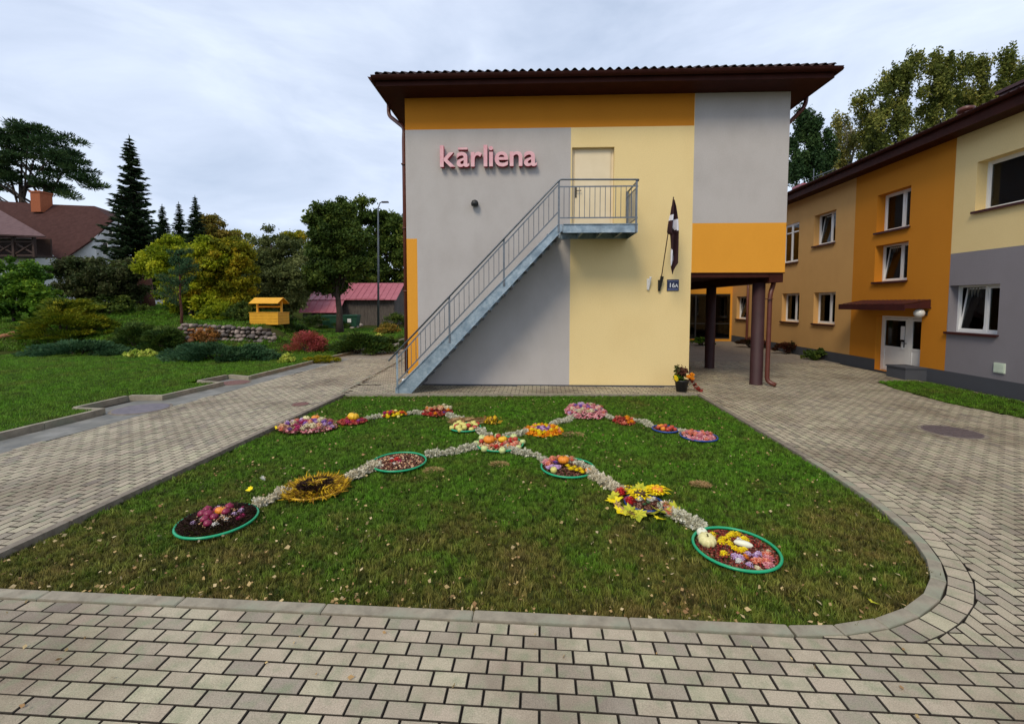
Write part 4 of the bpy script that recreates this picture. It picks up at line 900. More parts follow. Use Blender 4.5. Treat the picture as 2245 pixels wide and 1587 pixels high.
LM = dict(
 deep=leafmat('deep_green_leaves', [(0.021, 0.044, 0.008), (0.044, 0.079, 0.014), (0.091, 0.134, 0.021), (0.195, 0.230, 0.037)]),
 olive=leafmat('olive_grey_leaves', [(0.039, 0.054, 0.017), (0.085, 0.109, 0.032), (0.169, 0.192, 0.063), (0.312, 0.333, 0.126)]),
 yel=leafmat('yellow_green_leaves', [(0.065, 0.109, 0.006), (0.169, 0.230, 0.011), (0.351, 0.397, 0.017), (0.598, 0.576, 0.032)], trans=.35),
 yelor=leafmat('yellow_orange_leaves', [(0.065, 0.090, 0.008), (0.182, 0.192, 0.013), (0.364, 0.333, 0.019), (0.572, 0.346, 0.021)], trans=.35),
 purple=leafmat('dark_purplish_leaves', [(.02, .032, .010), (.045, .065, .018), (.075, .075, .03), (.13, .19, .04)]),
 bright=leafmat('bright_shrub_leaves', [(.018, .055, .008), (.05, .12, .012), (.11, .22, .02), (.26, .38, .03)], trans=.25),
 birch=leafmat('birch_leaves', [(0.039, 0.056, 0.013), (0.091, 0.113, 0.023), (0.182, 0.205, 0.042), (0.351, 0.320, 0.074)]),
 pale=leafmat('pale_birch_leaves', [(0.078, 0.090, 0.026), (0.156, 0.166, 0.042), (0.286, 0.269, 0.074), (0.442, 0.384, 0.105)]),
 brown=leafmat('browning_leaves', [(0.065, 0.070, 0.015), (0.156, 0.141, 0.023), (0.286, 0.192, 0.032), (0.416, 0.192, 0.032)]),
 pine=leafmat('pine_needles', [(0.010, 0.028, 0.009), (0.023, 0.054, 0.017), (0.047, 0.090, 0.027), (0.078, 0.128, 0.038)], trans=.1),
 spruce=leafmat('spruce_needles', [(0.008, 0.020, 0.008), (0.017, 0.036, 0.014), (0.031, 0.058, 0.020), (0.055, 0.087, 0.029)], trans=.05),
 blue=leafmat('blue_green_needles', [(0.013, 0.044, 0.019), (0.029, 0.077, 0.032), (0.052, 0.115, 0.047), (0.085, 0.154, 0.063)], trans=.1),
 gold=leafmat('golden_juniper_needles', [(.03, .06, .005), (.075, .115, .008), (.16, .19, .010), (.33, .27, .014)], trans=.2),
 djun=leafmat('dark_juniper_needles', [(0.010, 0.033, 0.006), (0.026, 0.059, 0.011), (0.055, 0.096, 0.015), (0.091, 0.134, 0.021)], trans=.1),
 red=leafmat('red_barberry_leaves', [(0.117, 0.045, 0.021), (0.260, 0.077, 0.037), (0.416, 0.090, 0.084), (0.546, 0.128, 0.147)], trans=.3),
 hosta=leafmat('variegated_hosta_leaves', [(0.130, 0.230, 0.021), (0.312, 0.410, 0.053), (0.546, 0.589, 0.105), (0.780, 0.742, 0.210)], trans=.3),
 rust=leafmat('rust_ground_leaves', [(0.078, 0.058, 0.016), (0.169, 0.083, 0.021), (0.312, 0.128, 0.032), (0.468, 0.218, 0.042)]),
)
def base_at(px, Y): p = at(px, 700, Y); return Vector((p.x, Y, terr(p.x, Y)))
def broadleaf(name, label, px, Y, lobes, n_cl, per, lsize, mt, trunk_r, group=None, cat='tree', cr=.9, bark=None, lean=(0, 0), hollow=.35, trunk_top=None, aspect=.6):
    """lobes: (px, py, half width px, half height px) in the photo, turned into metres at depth Y"""
    b = base_at(px, Y); root = empty(name, b, 0, label, cat, group); cl_ = []; tot = sum(l[2]*l[3] for l in lobes)
    for l in lobes:
        c = at(l[0], l[1], Y)-b; k = Y/F*1.0; R = (l[2]*k, l[2]*k*.8, l[3]*k); cl_ += ell_clumps(c, (R[0]*.97, R[1]*.9, R[2]*.97), max(4, int(1.9*n_cl*l[2]*l[3]/tot)), cr*.62, zmin=0)
    crown_mesh('crown', cl_, int(per*2.6), lsize, mt, root, aspect, hollow)
    top = max(c[2] for c in cl_)*.8 if trunk_top is None else trunk_top
    trunk_mesh(root, top, trunk_r, lean, random.sample(cl_, min(len(cl_), 14)), bark)
    return root
def conifer(name, label, px, Y, ytop, ybase_px, wpx, mt, group=None, dens=1.0, droop=.35, clear=.06, lsize=.26, skew=1.0):
    b = base_at(px, Y); root = empty(name, b, 0, label, 'tree', group); top = at(px, ytop, Y).z-b.z; R = wpx*Y/F/2
    P = []; D_ = []; T = []; a = MB(); a.tube([(0, 0, -.1), (0, 0, top*.5), (0, 0, top*.99)], [R*.075+.06, R*.045+.03, .015], 8); z = top*clear
    while z < top*.985:
        f = 1-(z-top*clear)/(top*(1-clear)); rr = R*(f**.85)*random.uniform(.8, 1.12)+.05; nb = max(4, int(7*dens)) 
        for i in range(nb):
            an = random.uniform(0, 2*PI); L = rr*random.uniform(.5, 1.28); n = int(max(5, L*34*dens)); t = np.sort(RNG.random(n))**.8
            x = t*L; zz = z-droop*L*t+droop*.75*L*t**2.6; side = RNG.normal(size=n)*.16*L*(1.05-t)*.9; hang = -np.abs(RNG.normal(size=n))*.09*L*(1.1-t)
            P.append(np.stack([x*math.cos(an)-side*math.sin(an), x*math.sin(an)+side*math.cos(an), zz+hang], 1)); dd = np.tile([math.cos(an), math.sin(an), -.25], (n, 1)); dd[:, 0] += -math.sin(an)*np.sign(side)*.6; dd[:, 1] += math.cos(an)*np.sign(side)*.6; D_.append(dd); T.append(np.clip(random.random()*.5+RNG.random(n)*.5, 0, 1))
            if L > .8: a.tube([(0, 0, z), (math.cos(an)*L*.85, math.sin(an)*L*.85, z-droop*L*.35)], [.03, .01], 4)
        z += max(.16, top*.021)/dens**.5
    for k in range(10): P.append(np.array([[0, 0, top*(1-.004*k)]])); D_.append(np.array([[random.uniform(-.3, .3), random.uniform(-.3, .3), 1.0]])); T.append(np.array([.5]))
    P = np.concatenate(P); D_ = np.concatenate(D_); T = np.concatenate(T); V, Fc, T = leafquads(P, lsize, T, .30, dirs=D_); npmesh('crown', V, Fc, mt, root, T); a.build('trunk', M['bark'], root, True); return root
def pine_big(name, label, px, Y, clpx, per, mt, trunks):
    b = base_at(px, Y); root = empty(name, b, 0, label, 'tree'); cl_ = []
    for x, y, w_, h_ in clpx:
        c = at(x, y, Y)-b; k = Y/F; n = max(3, int(w_*h_/130)); cl_ += [(c.x+random.uniform(-1, 1)*w_*k*.8, random.uniform(-1, 1)*w_*k*.6, c.z+random.uniform(-1, 1)*h_*k*.75, 1.15, 1.15, .42) for _ in range(n)]
    C = np.array(cl_); Ps = []; Ds = []; Ts = []
    for c in C:
        k = int(per/len(C)); d = unit(k); r = RNG.random((k, 1))**.5; P = c[:3]+d*r*c[3:6]; Ps.append(P); Ds.append(d+np.array([0, 0, .5])); Ts.append(np.clip(RNG.random()*.5+RNG.random(k)*.5, 0, 1))
    V, Fc, T = leafquads(np.concatenate(Ps), .34, np.concatenate(Ts), .28, dirs=np.concatenate(Ds)); npmesh('crown', V, Fc, mt, root, T); a = MB()
    for tx, ty, r in trunks:
        e = at(tx, ty, Y)-b; a.tube([(e.x*.8, 0, -.2), (e.x, 0, e.z*.6), (e.x*1.02, 0, e.z)], [r, r*.75, r*.3], 9)
        for c in random.sample(cl_, 10): a.tube([(e.x, 0, e.z*random.uniform(.6, .95)), c[:3]], [r*.28, r*.06], 5)
    a.build('trunk', M['bark'], root, True); return root
def mound(name, label, px, py, wpx, hpx, mt, size, n, depth=.75, cat='shrub', group=None, Y=None, aspect=.3, spread=1.0, lift=.35, ncl=26, cr=None, stems=True, dome=1.0):
    """low shrub: clumps over a half ellipsoid standing on the ground at the photo point (px, py)"""
    b = hit(px, py) if Y is None else base_at(px, Y); k = b.y/F; Rx, Rz = wpx*k/2, hpx*k; Ry = Rx*depth; root = empty(name, b, 0, label, cat, group); cl_ = []; cr = cr or max(.12, min(Rx, Rz)*.33)
    for i in range(ncl):
        an = random.uniform(0, 2*PI); r = math.sqrt(random.random()); x, y = Rx*.9*r*math.cos(an), Ry*.9*r*math.sin(an); zt = Rz*math.sqrt(max(0, 1-r*r*.95))*dome; gz = terr(b.x+x, b.y+y)-b.z
        cl_.append((x, y, gz+max(cr*.25, zt*random.uniform(.55, 1)-cr*.35), cr*random.uniform(.8, 1.3)*spread, cr*random.uniform(.8, 1.3)*spread, cr*lift*2*random.uniform(.6, 1.1)))
    if size < .075 or aspect < .35:
        Ps = []; Ds = []; Ts = []; per = int(n/len(cl_))
        for c in cl_:
            c = np.array(c); d = unit(per); P = c[:3]+d*(RNG.random((per, 1))**.45)*c[3:6]; P[:, 2] = np.maximum(P[:, 2], -.02+0*P[:, 2]); Ps.append(P); rad = c[:3]*np.array([1, 1, 0]); rad = rad/(np.linalg.norm(rad)+.01); Ds.append(np.tile(rad*.7, (per, 1))+d*.6+np.array([0, 0, .35])); Ts.append(np.clip(RNG.random()*.55+RNG.random(per)*.45, 0, 1))
        V, Fc, T = leafquads(np.concatenate(Ps), size, np.concatenate(Ts), aspect, dirs=np.concatenate(Ds)); npmesh('foliage', V, Fc, mt, root, T)
    else: crown_mesh('foliage', cl_, n, size, mt, root, aspect, .3)
    if stems:
        a = MB()
        for c in random.sample(cl_, min(len(cl_), 9)): a.tube([(c[0]*.15, c[1]*.15, -.05), (c[0]*.5, c[1]*.5, c[2]*.55), (c[0], c[1], c[2])], [.028, .02, .008], 5)
        a.build('stem', M['bark'], root)
    return root
def ground_cover_ok(): pass

# trees of the left side, far to near
pine_big('pine_tree', 'huge spreading dark pine towering behind the white house', 90, 47, [(60, 325, 90, 50), (20, 300, 60, 30), (60, 285, 60, 14), (110, 330, 60, 40), (150, 365, 40, 24), (185, 395, 26, 12), (205, 405, 12, 6), (30, 380, 60, 36), (140, 425, 36, 14), (90, 400, 50, 20), (-60, 360, 70, 70)], 36000, LM['pine'], [(98, 395, .55), (45, 390, .5)])
conifer('spruce_tree', 'tall pointed dark spruce in front of the white gable', 302, 31, 296, 640, 152, LM['spruce'], dens=1.5, clear=.10, lsize=.30, droop=.42)
conifer('spruce_tree', 'small dark spruce nearest to the tall spruce', 366, 47, 448, 640, 80, LM['spruce'], 'small spruces behind the yellow bush', dens=1.9)
conifer('spruce_tree', 'middle one of the small dark spruces behind the yellow bush', 402, 47, 443, 640, 76, LM['spruce'], 'small spruces behind the yellow bush', dens=1.9)
conifer('spruce_tree', 'rightmost and tallest of the small dark spruces', 438, 46, 428, 640, 84, LM['spruce'], 'small spruces behind the yellow bush', dens=1.9)
broadleaf('autumn_tree', 'browning autumn tree right of the small spruces', 468, 52, [(465, 500, 30, 30), (485, 530, 34, 26)], 26, 7000, .24, LM['brown'], .16)
broadleaf('garden_tree', 'low yellow-tinged tree far behind the olive tree', 530, 55, [(528, 535, 26, 30), (640, 530, 30, 26)], 24, 6000, .24, LM['yelor'], .16)
broadleaf('willow_tree', 'grey-green rounded tree between the yellow bush and the big tree', 600, 37, [(590, 560, 60, 62), (640, 585, 54, 64), (565, 590, 50, 60), (615, 630, 60, 50)], 110, 24000, .17, LM['olive'], .2, cr=.8)
broadleaf('maple_tree', 'dark tree with lobed crown behind the lamp post', 850, 50, [(845, 505, 48, 45), (865, 560, 50, 60), (805, 480, 44, 42), (890, 560, 44, 70), (840, 610, 50, 44), (880, 500, 30, 34)], 90, 17000, .30, LM['deep'], .3, cr=1.0, hollow=.3)
broadleaf('maple_tree', 'dark tree rising behind the left half of the big tree', 700, 48, [(745, 500, 50, 58), (700, 560, 40, 60), (795, 560, 50, 60), (780, 615, 60, 30)], 90, 17000, .30, LM['deep'], .3, cr=1.0, hollow=.3)
broadleaf('linden_tree', 'big dense tree with a leaning dark trunk in front of the pink-roofed shed', 745, 29, [(735, 520, 56, 74), (728, 590, 62, 54), (765, 550, 50, 60), (735, 465, 40, 30), (700, 605, 36, 36), (705, 500, 34, 44)], 150, 30000, .17, LM['deep'], .26, cr=.7, hollow=.3, lean=(-.3, 0), trunk_top=4.6)
broadleaf('yellow_tree', 'yellow-green round tree left part of the autumn thicket', 420, 23.5, [(380, 585, 62, 62), (332, 575, 30, 40), (430, 620, 56, 60), (380, 550, 40, 34), (450, 570, 50, 50), (400, 660, 50, 30)], 100, 24000, .13, LM['yel'], .12, cr=.5, trunk_top=3.0)
broadleaf('yellow_tree', 'yellow and orange tree right beside the yellow-green one', 490, 24, [(490, 590, 74, 66), (520, 560, 44, 44), (460, 640, 56, 46), (530, 620, 36, 50), (510, 665, 44, 28)], 100, 24000, .13, LM['yelor'], .12, cr=.5, trunk_top=3.0)
broadleaf('dark_shrub', 'dark purplish bush in front of the house wall', 215, 25, [(165, 605, 46, 42), (225, 603, 52, 40), (285, 603, 40, 38), (185, 585, 40, 20), (200, 635, 70, 30), (270, 640, 50, 26)], 100, 15000, .15, LM['purple'], .09, cat='shrub', cr=.55, trunk_top=1.8)
broadleaf('green_shrub', 'bright green bush at the left edge below the balcony', 30, 21, [(10, 610, 50, 48), (75, 600, 44, 34), (60, 640, 64, 40), (0, 655, 60, 40), (100, 660, 50, 30), (40, 678, 60, 22)], 80, 15000, .13, LM['bright'], .07, cat='shrub', cr=.45, trunk_top=1.2)
broadleaf('green_shrub', 'small green shrub left of the red-roofed shed behind the well', 640, 27, [(600, 660, 44, 40), (640, 665, 26, 34), (548, 655, 44, 40), (632, 612, 36, 36), (580, 630, 40, 40)], 90, 17000, .13, LM['olive'], .08, cat='shrub', cr=.5, trunk_top=1.2)
mound('bright_shrub', 'low yellow-green bush just left of the yellow well', 480, 700, 90, 50, LM['yel'], .11, 4500, cat='shrub', aspect=.6)
mound('dark_hedge', 'dark bush hugging the left side of the well', 528, 706, 62, 46, LM['deep'], .10, 4200, cat='shrub', aspect=.6)
mound('dark_hedge', 'wide dark undergrowth below the purplish bush', 230, 662, 240, 46, LM['deep'], .14, 7000, cat='shrub', aspect=.6, Y=24.2, depth=.3)
for i, (x, wv_) in enumerate(((405, 60), (430, 90), (560, 80), (640, 90))):
    mound('dark_hedge', ['dark low thicket behind the small pine', 'dark hedge between pine and rear trees', 'dark thicket behind the well', 'dark juniper thicket right of the well'][i], x, 690, wv_*1.3, 42, LM['djun'], .13, 3500, Y=26 if i < 3 else 22)
# small pine in front
b = hit(398, 712); pr_ = empty('small_pine', b, 0, 'young blue-green pine with a thin bent trunk', 'tree'); k = b.y/F; a = MB(); tp = [(0, 0, -.1), (.03, 0, 30*k), (-.02, 0, 60*k), (.02, 0, 100*k), (0, 0, 160*k)]; a.tube(tp, [.075, .06, .05, .04, .015], 7); Ps = []; Ds = []
for i in range(46):
    z = random.uniform(42, 165)*k; an = random.uniform(0, 2*PI); L = random.uniform(.35, 1)*(58-abs(z/k-80)*.42)*k*1.15; e = Vector((math.cos(an)*L, math.sin(an)*L, z+L*.35)); a.tube([(0, 0, z-.05), e], [.018, .006], 4); n = 210; t = RNG.random(n)**.6; P = np.outer(t, np.array(e)-np.array([0, 0, z]))+np.array([0, 0, z])+RNG.normal(size=(n, 3))*.06; Ps.append(P); Ds.append(np.tile(np.array(e.normalized()), (n, 1))+unit(n)*.8)
V, Fc, T = leafquads(np.concatenate(Ps), .11, RNG.random(46*210), .16, dirs=np.concatenate(Ds)); npmesh('crown', V, Fc, LM['blue'], pr_, T); a.build('trunk', M['redbark'], pr_, True)
tk = empty('tree_stump', base_at(322, 27), 0, 'thick reddish trunk below the tall spruce', 'trunk'); a = MB(); a.tube([(0, 0, -.2), (.02, 0, .8), (-.03, 0, 1.7), (0, 0, 2.6)], [.52, .42, .38, .34], 12); a.build('trunk', M['redbark'], tk, True)
# junipers and bedding
mound('golden_juniper', 'large golden-green juniper left of the lawn bed', 140, 737, 185, 92, LM['gold'], .13, 17000, ncl=60, cr=.42, lift=.22)
mound('golden_juniper', 'low golden juniper spreading right of the large one', 200, 728, 130, 32, LM['gold'], .11, 5000, ncl=24)
mound('dark_juniper', 'dark rounded juniper beside the small pine, left one', 300, 762, 100, 62, LM['djun'], .10, 9000, ncl=34)
mound('dark_juniper', 'dark rounded juniper beside the small pine, right one', 358, 766, 92, 58, LM['djun'], .10, 8500, ncl=34)
mound('creeping_juniper', 'flat blue-green juniper along the back of the lawn, left one', 175, 778, 270, 40, LM['blue'], .10, 14000, ncl=60, cr=.36, lift=.2, depth=.5)
mound('creeping_juniper', 'wide blue-green creeping juniper below the stone wall', 480, 789, 305, 50, LM['blue'], .10, 20000, ncl=80, cr=.38, lift=.2, depth=.45)
mound('creeping_juniper', 'dark creeping juniper spilling towards the driveway', 790, 772, 150, 46, LM['djun'], .11, 12000, ncl=50, cr=.4, lift=.2, depth=.6)
mound('creeping_juniper', 'dark juniper carpet above the red barberry', 700, 722, 150, 36, LM['djun'], .12, 8500, ncl=44, cr=.4, lift=.22)
mound('creeping_juniper', 'small dark juniper at the far end of the driveway bed', 855, 762, 70, 26, LM['djun'], .10, 4500, ncl=24)
mound('red_barberry', 'rounded red and orange barberry by the end of the stone wall', 675, 773, 90, 52, LM['red'], .055, 11000, ncl=40, aspect=.6, cr=.3)
mound('brown_shrub', 'low rusty brown shrub near the lamp post foot', 850, 733, 60, 26, LM['brown'], .09, 3000, aspect=.6)
mound('green_bush', 'round green bush in front of the shed gable', 868, 716, 56, 34, LM['deep'], .10, 4500, aspect=.6)
mound('hosta_plant', 'pale variegated hosta between the two creeping junipers', 310, 783, 58, 24, LM['hosta'], .12, 900, aspect=.5, cat='plant', ncl=14, stems=False)
mound('hosta_plant', 'pale variegated hosta at the corner of the bed by the driveway', 632, 796, 38, 22, LM['hosta'], .11, 650, aspect=.5, cat='plant', ncl=10, stems=False)
mound('hosta_plant', 'bright lime hosta at the edge of the dark juniper by the driveway', 828, 752, 26, 24, LM['hosta'], .12, 450, aspect=.5, cat='plant', ncl=8, stems=False)
mound('rust_groundcover', 'rusty leaves and low plants below the left end of the stone wall', 450, 748, 90, 30, LM['rust'], .08, 3200, aspect=.6, cat='plant')
mound('rust_groundcover', 'yellowish ground plants between barberry and driveway kerb', 705, 790, 80, 12, LM['yelor'], .07, 2000, aspect=.6, cat='plant', stems=False)
# dry stone wall
def stone(name, r, m, parent=None, loc=(0, 0, 0), flat=.8, seed=0):
    a = MB(); n = 8; prof = [(.25, -.92), (.75, -.62), (1, -.1), (.95, .35), (.62, .8), (.2, .97)]; a.lathe([(p*r, z*r*flat) for p, z in prof], n=n)
    rr = random.Random(seed); a.v = [(x*(1+rr.uniform(-.22, .22)), y*(1+rr.uniform(-.22, .22)), z*(1+rr.uniform(-.18, .18))) for x, y, z in a.v]; o = a.build(name, m, parent, True); o.location = loc; return o
wl, wr = hit(402, 742), hit(640, 748); WL = empty('stone_wall', wl, 0, 'low dry retaining wall of round field stones below the yellow well', 'wall'); d = Vector((wr.x-wl.x, 0, 0)); protos = []
for q in range(9): protos.append(stone('stone', .115, M[('rock', 'rockp', 'rockr', 'rock', 'rockp')[q % 5]], seed=q).data)
for o in [o for o in bpy.data.objects if o.name.startswith('stone') and o.parent is None and o.type == 'MESH']: bpy.data.objects.remove(o)
cntw = 0; LWl = abs(d.x)
for row in range(4):
    x = .0; hh = .19
    while x < LWl:
        top = .82-.30*(x/LWl)**2
        if row*hh < top-.05:
            rust = x < LWl*.35 and random.random() < .5
            o = link('stone', random.choice([p for p in protos if ('rust' in p.materials[0].name) == rust] or protos), WL); s_ = random.uniform(.6, 1.25); o.scale = (s_*random.uniform(.9, 1.3), s_, s_*random.uniform(.8, 1.1)); o.location = (x, random.uniform(-.04, .04)-(.07*(3-row)), .06+row*hh*.92+random.uniform(-.02, .02)+(wr.z-wl.z)*x/LWl); o.rotation_euler = (random.uniform(-.4, .4), random.uniform(-.4, .4), random.uniform(0, 6)); cntw += 1
        x += random.uniform(.15, .27)
a = MB(); a.box(.1, LWl-.5, .06, .35, -.3, .42); a.build('core', M['soil'], WL)
rk = [(215, 718, 10, 'rockr'), (232, 712, 8, 'rockr'), (245, 716, 9, 'rockr'), (10, 742, 9, 'rockr'), (28, 738, 10, 'rockr'), (48, 736, 8, 'rockr'), (420, 752, 9, 'rockr'), (440, 745, 8, 'rockr'), (455, 755, 8, 'rockr'), (790, 716, 6, 'rockp'), (800, 712, 6, 'rockp'), (808, 708, 5, 'rockp'), (782, 720, 5, 'rockp'), (772, 722, 5, 'rockp')]
desc = ['rusty boulder left of three by the golden juniper', 'rusty boulder, middle of three by the golden juniper', 'rusty boulder nearest the dark juniper', 'rusty stone at the very left edge of the bed', 'rusty stone second from the left edge of the bed', 'rusty stone touching the golden juniper from the left', 'rusty boulder at the left foot of the stone wall', 'rusty boulder leaning on the stone wall', 'rusty boulder lowest below the stone wall', 'pale boulder in the row beyond the dark juniper, middle', 'pale boulder fourth in the row below the green bin', 'pale boulder highest in the row near the lamp post', 'pale boulder second in the row below the green bin', 'pale boulder first in the row below the green bin']
for i, (x, y, r, m) in enumerate(rk):
    p = hit(x, y); o = stone('boulder', r*p.y/F*1.1, M[m], None, (p.x, p.y, p.z+r*p.y/F*.4), .7, i+30); tag(o, desc[i], 'stone', 'rocks in the garden beds')
# wishing well
p = hit(592, 711); k = p.y/F; WE = empty('garden_well', p, .05, 'yellow painted wooden wishing well with a pitched roof', 'well'); bw, bh = 32*k, 26*k
for i in range(4):
    z0 = bh*i/4+.004; z1 = bh*(i+1)/4-.004
    for y in (-bw*.75, bw*.75-.03): a = MB(); a.box(-bw, bw, y, y+.03, z0, z1); a.build('plank', M['wood_y'], WE)
    for x in (-bw, bw-.03): a = MB(); a.box(x, x+.03, -bw*.75+.032, bw*.75-.002, z0, z1); a.build('plank', M['wood_y'], WE)
a = MB(); a.box(-bw-.02, bw+.02, -bw*.75-.02, bw*.75+.02, bh, bh+.035); a.build('rim', M['wood_y'], WE)
for x in (-bw*.86, bw*.86): a = MB(); a.box(x-.04, x+.04, -.04, .04, bh, 52*k); a.build('post', M['wood_y'], WE)
a = MB(); a.tube([(-bw*.86, 0, 40*k), (bw*.86, 0, 40*k)], .045, 8); a.build('roller', M['wood_y'], WE)
for s_ in (-1, 1): a = MB(); a.beam((0, s_*.02, 60*k), (0, s_*bw*.78, 47*k), 2*bw*1.02, .03, up=(0, 0, 1)); a.build('roof_board', M['wood_y'], WE)
# lamp post
Y = 33; p = base_at(829, Y); LP = empty('street_lamp', p, 0, 'tall slim galvanised street lamp between garden and building', 'street lamp'); h = at(833, 445, Y).z-p.z; a = MB(); a.tube([(0, 0, -.1), (.08, 0, h*.5), (.15, 0, h*.96), (.30, 0, h)], [.095, .07, .05, .04], 10); a.build('pole', M['galvd'], LP, True)
a = MB(); a.tube([(.28, 0, h), (.5, 0, h+.05)], .035, 6); a.box(.45, .95, -.12, .12, h+.0, h+.09); a.build('lamp_head', M['darkmetal'], LP)
# shed
def loc_box(mb, *a): mb.box(*a)
sa, sb = G(690, 716), G(862, 718); Ys = 39.5; pL, pR = at(684, 700, Ys), at(862, 700, Ys); SH = empty('garden_shed', (pL.x, Ys, 0), .04, 'weathered plank shed with a dusty pink sheet-metal roof', 'shed'); LS = pR.x-pL.x; eh = at(860, 656, Ys).z; rdg = at(860, 626, Ys).z+.35; dpth = 5.0
nb = int(LS/.30)
for i in range(nb):
    x = LS*i/nb; a = MB(); yo = random.uniform(0, .015); a.box(x+.006, x+LS/nb-.006, -.03-yo, -.002, 0, eh); a.build('plank', M['wood_g'], SH)
ng_ = 16
for i in range(ng_):
    y = dpth*i/ng_; ym = (i+.5)/ng_; z = eh+(rdg-eh)*(1-abs(2*ym-1)); a = MB(); a.box(LS+.002, LS+.03+random.uniform(0, .012), y+.006, y+dpth/ng_-.006, 0, z-.05); a.build('plank', M['wood_g'], SH)
a = MB(); a.box(0, LS, 0, dpth, 0, eh-.02); a.build('core', M['wood_d'], SH)
def sheet(x0, x1, y0, z0, y1, z1, th=.03):
    a = MB(); a.add([(x0, y0, z0), (x1, y0, z0), (x1, y1, z1), (x0, y1, z1), (x0, y0, z0-th), (x1, y0, z0-th), (x1, y1, z1-th), (x0, y1, z1-th)], [(0, 1, 2, 3), (7, 6, 5, 4), (4, 5, 1, 0), (5, 6, 2, 1), (6, 7, 3, 2), (7, 4, 0, 3)]); n = max(1, int((x1-x0)/.55))
    for i in range(n+1):
        x = x0+(x1-x0)*i/n; s0 = Vector((x, y0, z0+.02)); s1_ = Vector((x, y1, z1+.02)); a.beam(s0, s1_, .035, .05)
    return a
sheet(-.2, LS+.35, -.45, eh-.05, dpth/2, rdg).build('roof', M['pinkroof'], SH); sheet(-.2, LS+.35, dpth+.45, eh-.05, dpth/2, rdg).build('roof', M['pinkroof'], SH)
a = MB(); xg = LS*.42; sheet(-.4, xg, -1.6, eh-1.2, -.4, eh-.1).build('porch_roof', M['pinkroof'], SH)
a = MB(); a.box(-.2, xg-.4, -1.3, -1.27, 0, eh-1.3); a.build('porch_wall', M['wood_g'], SH)
a = MB(); a.box(LS*.45, LS*.9, -.62, -.58, eh+.0, eh+.05)
for i in range(5): x = LS*(.45+.45*i/4); a.box(x-.02, x+.02, -.62, -.35, eh-.02, eh+.03)
a.build('snow_guard', M['pinkroof'], SH)
for i, (x, y) in enumerate(((728, 716), (770, 710))):
    p = hit(x, y); p = base_at(x, 33.5+i*1.5); t = empty('waste_container', p, .1*i, ['green wheeled waste container left of the big tree trunk', 'green waste container with pale sticker right of the big tree trunk'][i], 'waste bin', 'green waste containers by the shed'); a = MB(); vs = []
    for z, w_, d_ in ((.15, .52, .42), (1.0, .62, .5)): vs += [(-w_, -d_, z), (w_, -d_, z), (w_, d_, z), (-w_, d_, z)]
    a.add(vs, [(3, 2, 1, 0), (4, 5, 6, 7), (0, 1, 5, 4), (1, 2, 6, 5), (2, 3, 7, 6), (3, 0, 4, 7)]); a.build('body', M['bin'], t); a = MB(); a.box(-.65, .65, -.54, .54, 1.002, 1.06); a.box(-.6, .6, -.3, .5, 1.06, 1.12); a.build('lid', M['bin'], t)
    for sx_ in (-.4, .4): a = MB(); a.lathe([(.08, -.03), (.08, .03)], n=10); o = a.build('wheel', M['black'], t); o.location = (sx_, -.42, .08); o.rotation_euler = (0, PI/2, 0)
    if i: a = MB(); a.box(-.15, .15, -.50, -.487, .5, .8); a.build('sticker', M['signwhite'], t)

# white house on the left
HY = 38; HS = empty('white_house', (0, 0, 0), 0, 'large white house with steep brown roofs, brick chimney and timber balcony', 'house')
def hp(x, y, Y): return at(x, y, Y)
def solid(name, pts, faces, m, th=0):
    a = MB(); a.add(pts, faces); return a.build(name, m, HS)
r0, r1, r2 = hp(-260, 425, 41), hp(105, 448, 41), hp(207, 452, 41)     # ridge
e0, e1, e2 = hp(-260, 560, 35.6), hp(142, 566, 35.6), hp(206, 522, 37.6)   # front eave, swept up towards the gable
k1 = hp(246, 482, 39.8); k2 = hp(262, 470, 45)
b0, b1 = hp(-260, 520, 47), hp(262, 500, 47)
a = MB(); a.add([e0, e1, r1, r0], [(0, 1, 2, 3)]); a.add([e1, e2, k1, r2, r1], [(0, 1, 2, 3, 4)]); a.add([r2, k1, k2], [(0, 1, 2)]); a.add([r0, r1, r2, k2, b1, b0], [(0, 1, 2, 3, 4, 5)])
ro_ = a.build('roof', M['houseroof'], HS); md = ro_.modifiers.new('t', 'SOLIDIFY'); md.thickness = .14; md.offset = -1
zb = 1.2
a = MB(); w0, w1 = hp(-250, 555, 36.4), hp(140, 560, 36.4); a.add([(w0.x, w0.y, zb), (w1.x, w1.y, zb), (w1.x, w1.y, e1.z+.1), (w0.x, w0.y, e0.z+.1)], [(0, 1, 2, 3)])
g0 = hp(211, 560, 37.7); g1_ = hp(262, 560, 41.5); gm0 = hp(246, 488, 40.0); gm1 = hp(264, 484, 42)
a.add([(w1.x, w1.y, zb), (g0.x, g0.y, zb), (g0.x, g0.y, hp(211, 519, 37.7).z), (w1.x, w1.y, e1.z+.1)], [(0, 1, 2, 3)])
a.add([(g0.x, g0.y, zb), (g1_.x, g1_.y, zb), (g1_.x, g1_.y, gm1.z), tuple(gm0), (g0.x, g0.y, hp(211, 519, 37.7).z)], [(0, 1, 2, 3, 4)])
g2 = hp(420, 600, 43.5); a.add([(g1_.x, g1_.y, zb), (g2.x, g2.y, zb), (g2.x, g2.y, zb+2.6), (g1_.x, g1_.y, zb+2.6)], [(0, 1, 2, 3)])
a.build('wall', M['whitewall'], HS)
